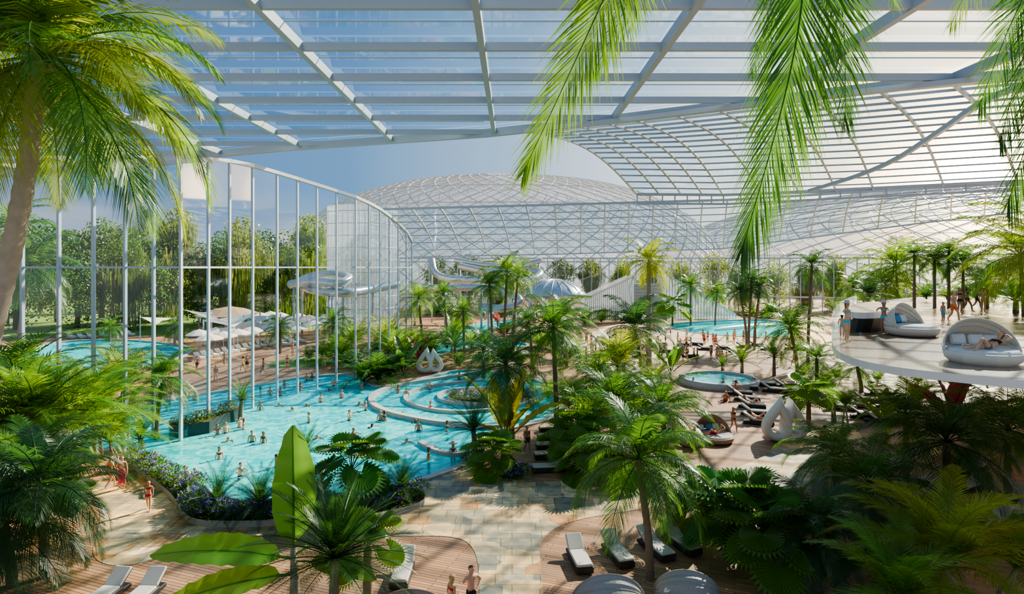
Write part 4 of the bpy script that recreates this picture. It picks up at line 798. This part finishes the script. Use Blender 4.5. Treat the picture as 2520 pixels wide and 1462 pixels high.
for x,y,p,s,c,rz in ((590,1052,'akimbo','m','crimson',1),(600,1056,'stand','f','crimson',2),(535,1070,'reach','f','pink',.5),(556,1066,'stand','m','navy',1),(620,1088,'stand','m','navy',.4),(648,1090,'stand','f','navy',-.3),(860,1034,'reach','m','navy',1),(936,1035,'stand','m','navy',.4),(946,1036,'stand','f','navy',2.4),(1100,1062,'reach','f','navy',2),(1055,1132,'stand','f','orange',1.4),(960,1138,'akimbo','m','navy',2.2),(592,1172,'reach','m','navy',.8),(384,1142,'stand','f','navy',.2),(455,1180,'reach','m','navy',.3),(480,1186,'stand','m','navy',1),(665,972,'stand','m','navy',0),(690,974,'stand','m','navy',1),(641,974,'stand','f','navy',2),(841,980,'stand','m','navy',1),(980,968,'stand','f','pink',1),(1058,958,'akimbo','m','navy',0),(1000,975,'stand','m','black',0),(1300,985,'stand','m','navy',0),(480,985,'stand','m','navy',0),(755,936,'stand','m','navy',0),(768,936,'stand','f','navy',0),(820,950,'stand','m','navy',0),(700,955,'reach','f','pink',1),(890,960,'stand','m','navy',2),(1060,1010,'stand','f','crimson',1),(900,1010,'reach','m','navy',-1),(1130,935,'stand','m','navy',1),(790,990,'stand','m','navy',1),(740,960,'stand','f','orange',1),(870,1080,'reach','f','crimson',1),(760,1040,'stand','m','navy',-1),(540,1130,'stand','f','navy',1),(680,1150,'reach','m','navy',2),(600,985,'stand','m','navy',1),(1030,1060,'stand','m','navy',0),(640,1010,'stand','f','aqua',0)):
    q=W(x,y,-.12); person(V(q.x,q.y,wz),p,s,c,rz,where=w,grp='bathers in the lagoon pool')
for x,y,rz in ((561,1086,.8),(884,996,.6),(990,1022,1.2),(1022,1040,1.4),(686,1000,1),(755,1000,.4),(915,1052,2),(810,962,1.5),(720,1010,-1),(780,1080,1),(820,1130,2),(700,1120,-.5),(1000,1090,1)):
    q=W(x,y,-.12); person(V(q.x,q.y,-.08),'swim',random.choice('mf'),'navy',rz,where=w,grp='bathers in the lagoon pool')
q=W(1115,1120,-.12); person(V(q.x,q.y,wz),'stand','f','black',3,hat=True,where=w)
for x,y in ((1780,942),(1806,948),(1706,940)):
    q=W(x,y,.42); person(V(q.x,q.y,-.02),'sit','m' if x>1750 else 'f','navy',random.uniform(-1,1),where='in the hot tub')
# ---------------- light, world, camera ----------------
sun=bpy.data.lights.new('sun','SUN'); sun.energy=15; sun.angle=.012; sun.color=(1,.83,.60)
so=bpy.data.objects.new('sun',sun); COL.objects.link(so)
sd=V(.55,.60,.52).normalized(); so.rotation_euler=sd.to_track_quat('Z','Y').to_euler(); so.location=(60,60,60)
wd=bpy.data.worlds.new('World'); bpy.context.scene.world=wd; wd.use_nodes=True; nt=wd.node_tree; nt.nodes.clear(); N=nt.nodes; Lk=nt.links
out=N.new('ShaderNodeOutputWorld'); bg=N.new('ShaderNodeBackground'); Lk.new(bg.outputs[0],out.inputs[0]); bg.inputs[1].default_value=1.08
tc=N.new('ShaderNodeTexCoord'); dp=N.new('ShaderNodeVectorMath'); dp.operation='DOT_PRODUCT'; g=V(.793,1.0,.113).normalized(); dp.inputs[1].default_value=g
Lk.new(tc.outputs['Generated'],dp.inputs[0])
cr=N.new('ShaderNodeValToRGB'); Lk.new(dp.outputs['Value'],cr.inputs[0]); el=cr.color_ramp.elements
el[0].position=0.0; el[0].color=(.22,.32,.46,1); el[1].position=1.0; el[1].color=(32,22,10,1)
for p,c_ in ((.3,(.12,.25,.45)),(.6,(.15,.31,.54)),(.78,(.36,.52,.70)),(.9,(.80,.90,.97)),(.962,(1.55,1.42,1.2)),(.986,(3.2,2.5,1.6)),(.997,(10,6.8,3.5))):
    e=el.new(p); e.color=(*c_,1)
sx=N.new('ShaderNodeSeparateXYZ'); Lk.new(tc.outputs['Generated'],sx.inputs[0])
mr=N.new('ShaderNodeMapRange'); mr.inputs['From Min'].default_value=0; mr.inputs['From Max'].default_value=.11; mr.inputs['To Min'].default_value=.75; mr.inputs['To Max'].default_value=0; Lk.new(sx.outputs['Z'],mr.inputs['Value'])
nz=N.new('ShaderNodeTexNoise'); nz.inputs['Scale'].default_value=5; nz.inputs['Detail'].default_value=7; mpn=N.new('ShaderNodeMapping'); mpn.inputs['Scale'].default_value=(1,1,4); Lk.new(tc.outputs['Generated'],mpn.inputs[0]); Lk.new(mpn.outputs[0],nz.inputs['Vector'])
m2=N.new('ShaderNodeMapRange'); m2.inputs['From Min'].default_value=.4; m2.inputs['From Max'].default_value=.65; m2.inputs['To Min'].default_value=.35; m2.inputs['To Max'].default_value=1.2; Lk.new(nz.outputs['Fac'],m2.inputs['Value'])
mu=N.new('ShaderNodeMath'); mu.operation='MULTIPLY'; Lk.new(mr.outputs[0],mu.inputs[0]); Lk.new(m2.outputs[0],mu.inputs[1])
mx=N.new('ShaderNodeMix'); mx.data_type='RGBA'; Lk.new(mu.outputs[0],mx.inputs[0]); Lk.new(cr.outputs[0],mx.inputs[6]); mx.inputs[7].default_value=(1.0,.88,.70,1)
Lk.new(mx.outputs[2],bg.inputs[0])
vs_=bpy.context.scene.view_settings
try:
    vs_.view_transform='AgX'; vs_.look='AgX - Medium High Contrast'; vs_.exposure=.12
except Exception as ex: print(ex)
cam=bpy.data.cameras.new('camera'); co=bpy.data.objects.new('camera',cam); COL.objects.link(co); co.location=(0,0,CH); co.rotation_euler=(math.pi/2,0,0)
cam.sensor_width=36; cam.lens=F/2520*36; cam.shift_y=-(731-HY)/2520; cam.clip_end=1500; cam.clip_start=.1
bpy.context.scene.camera=co
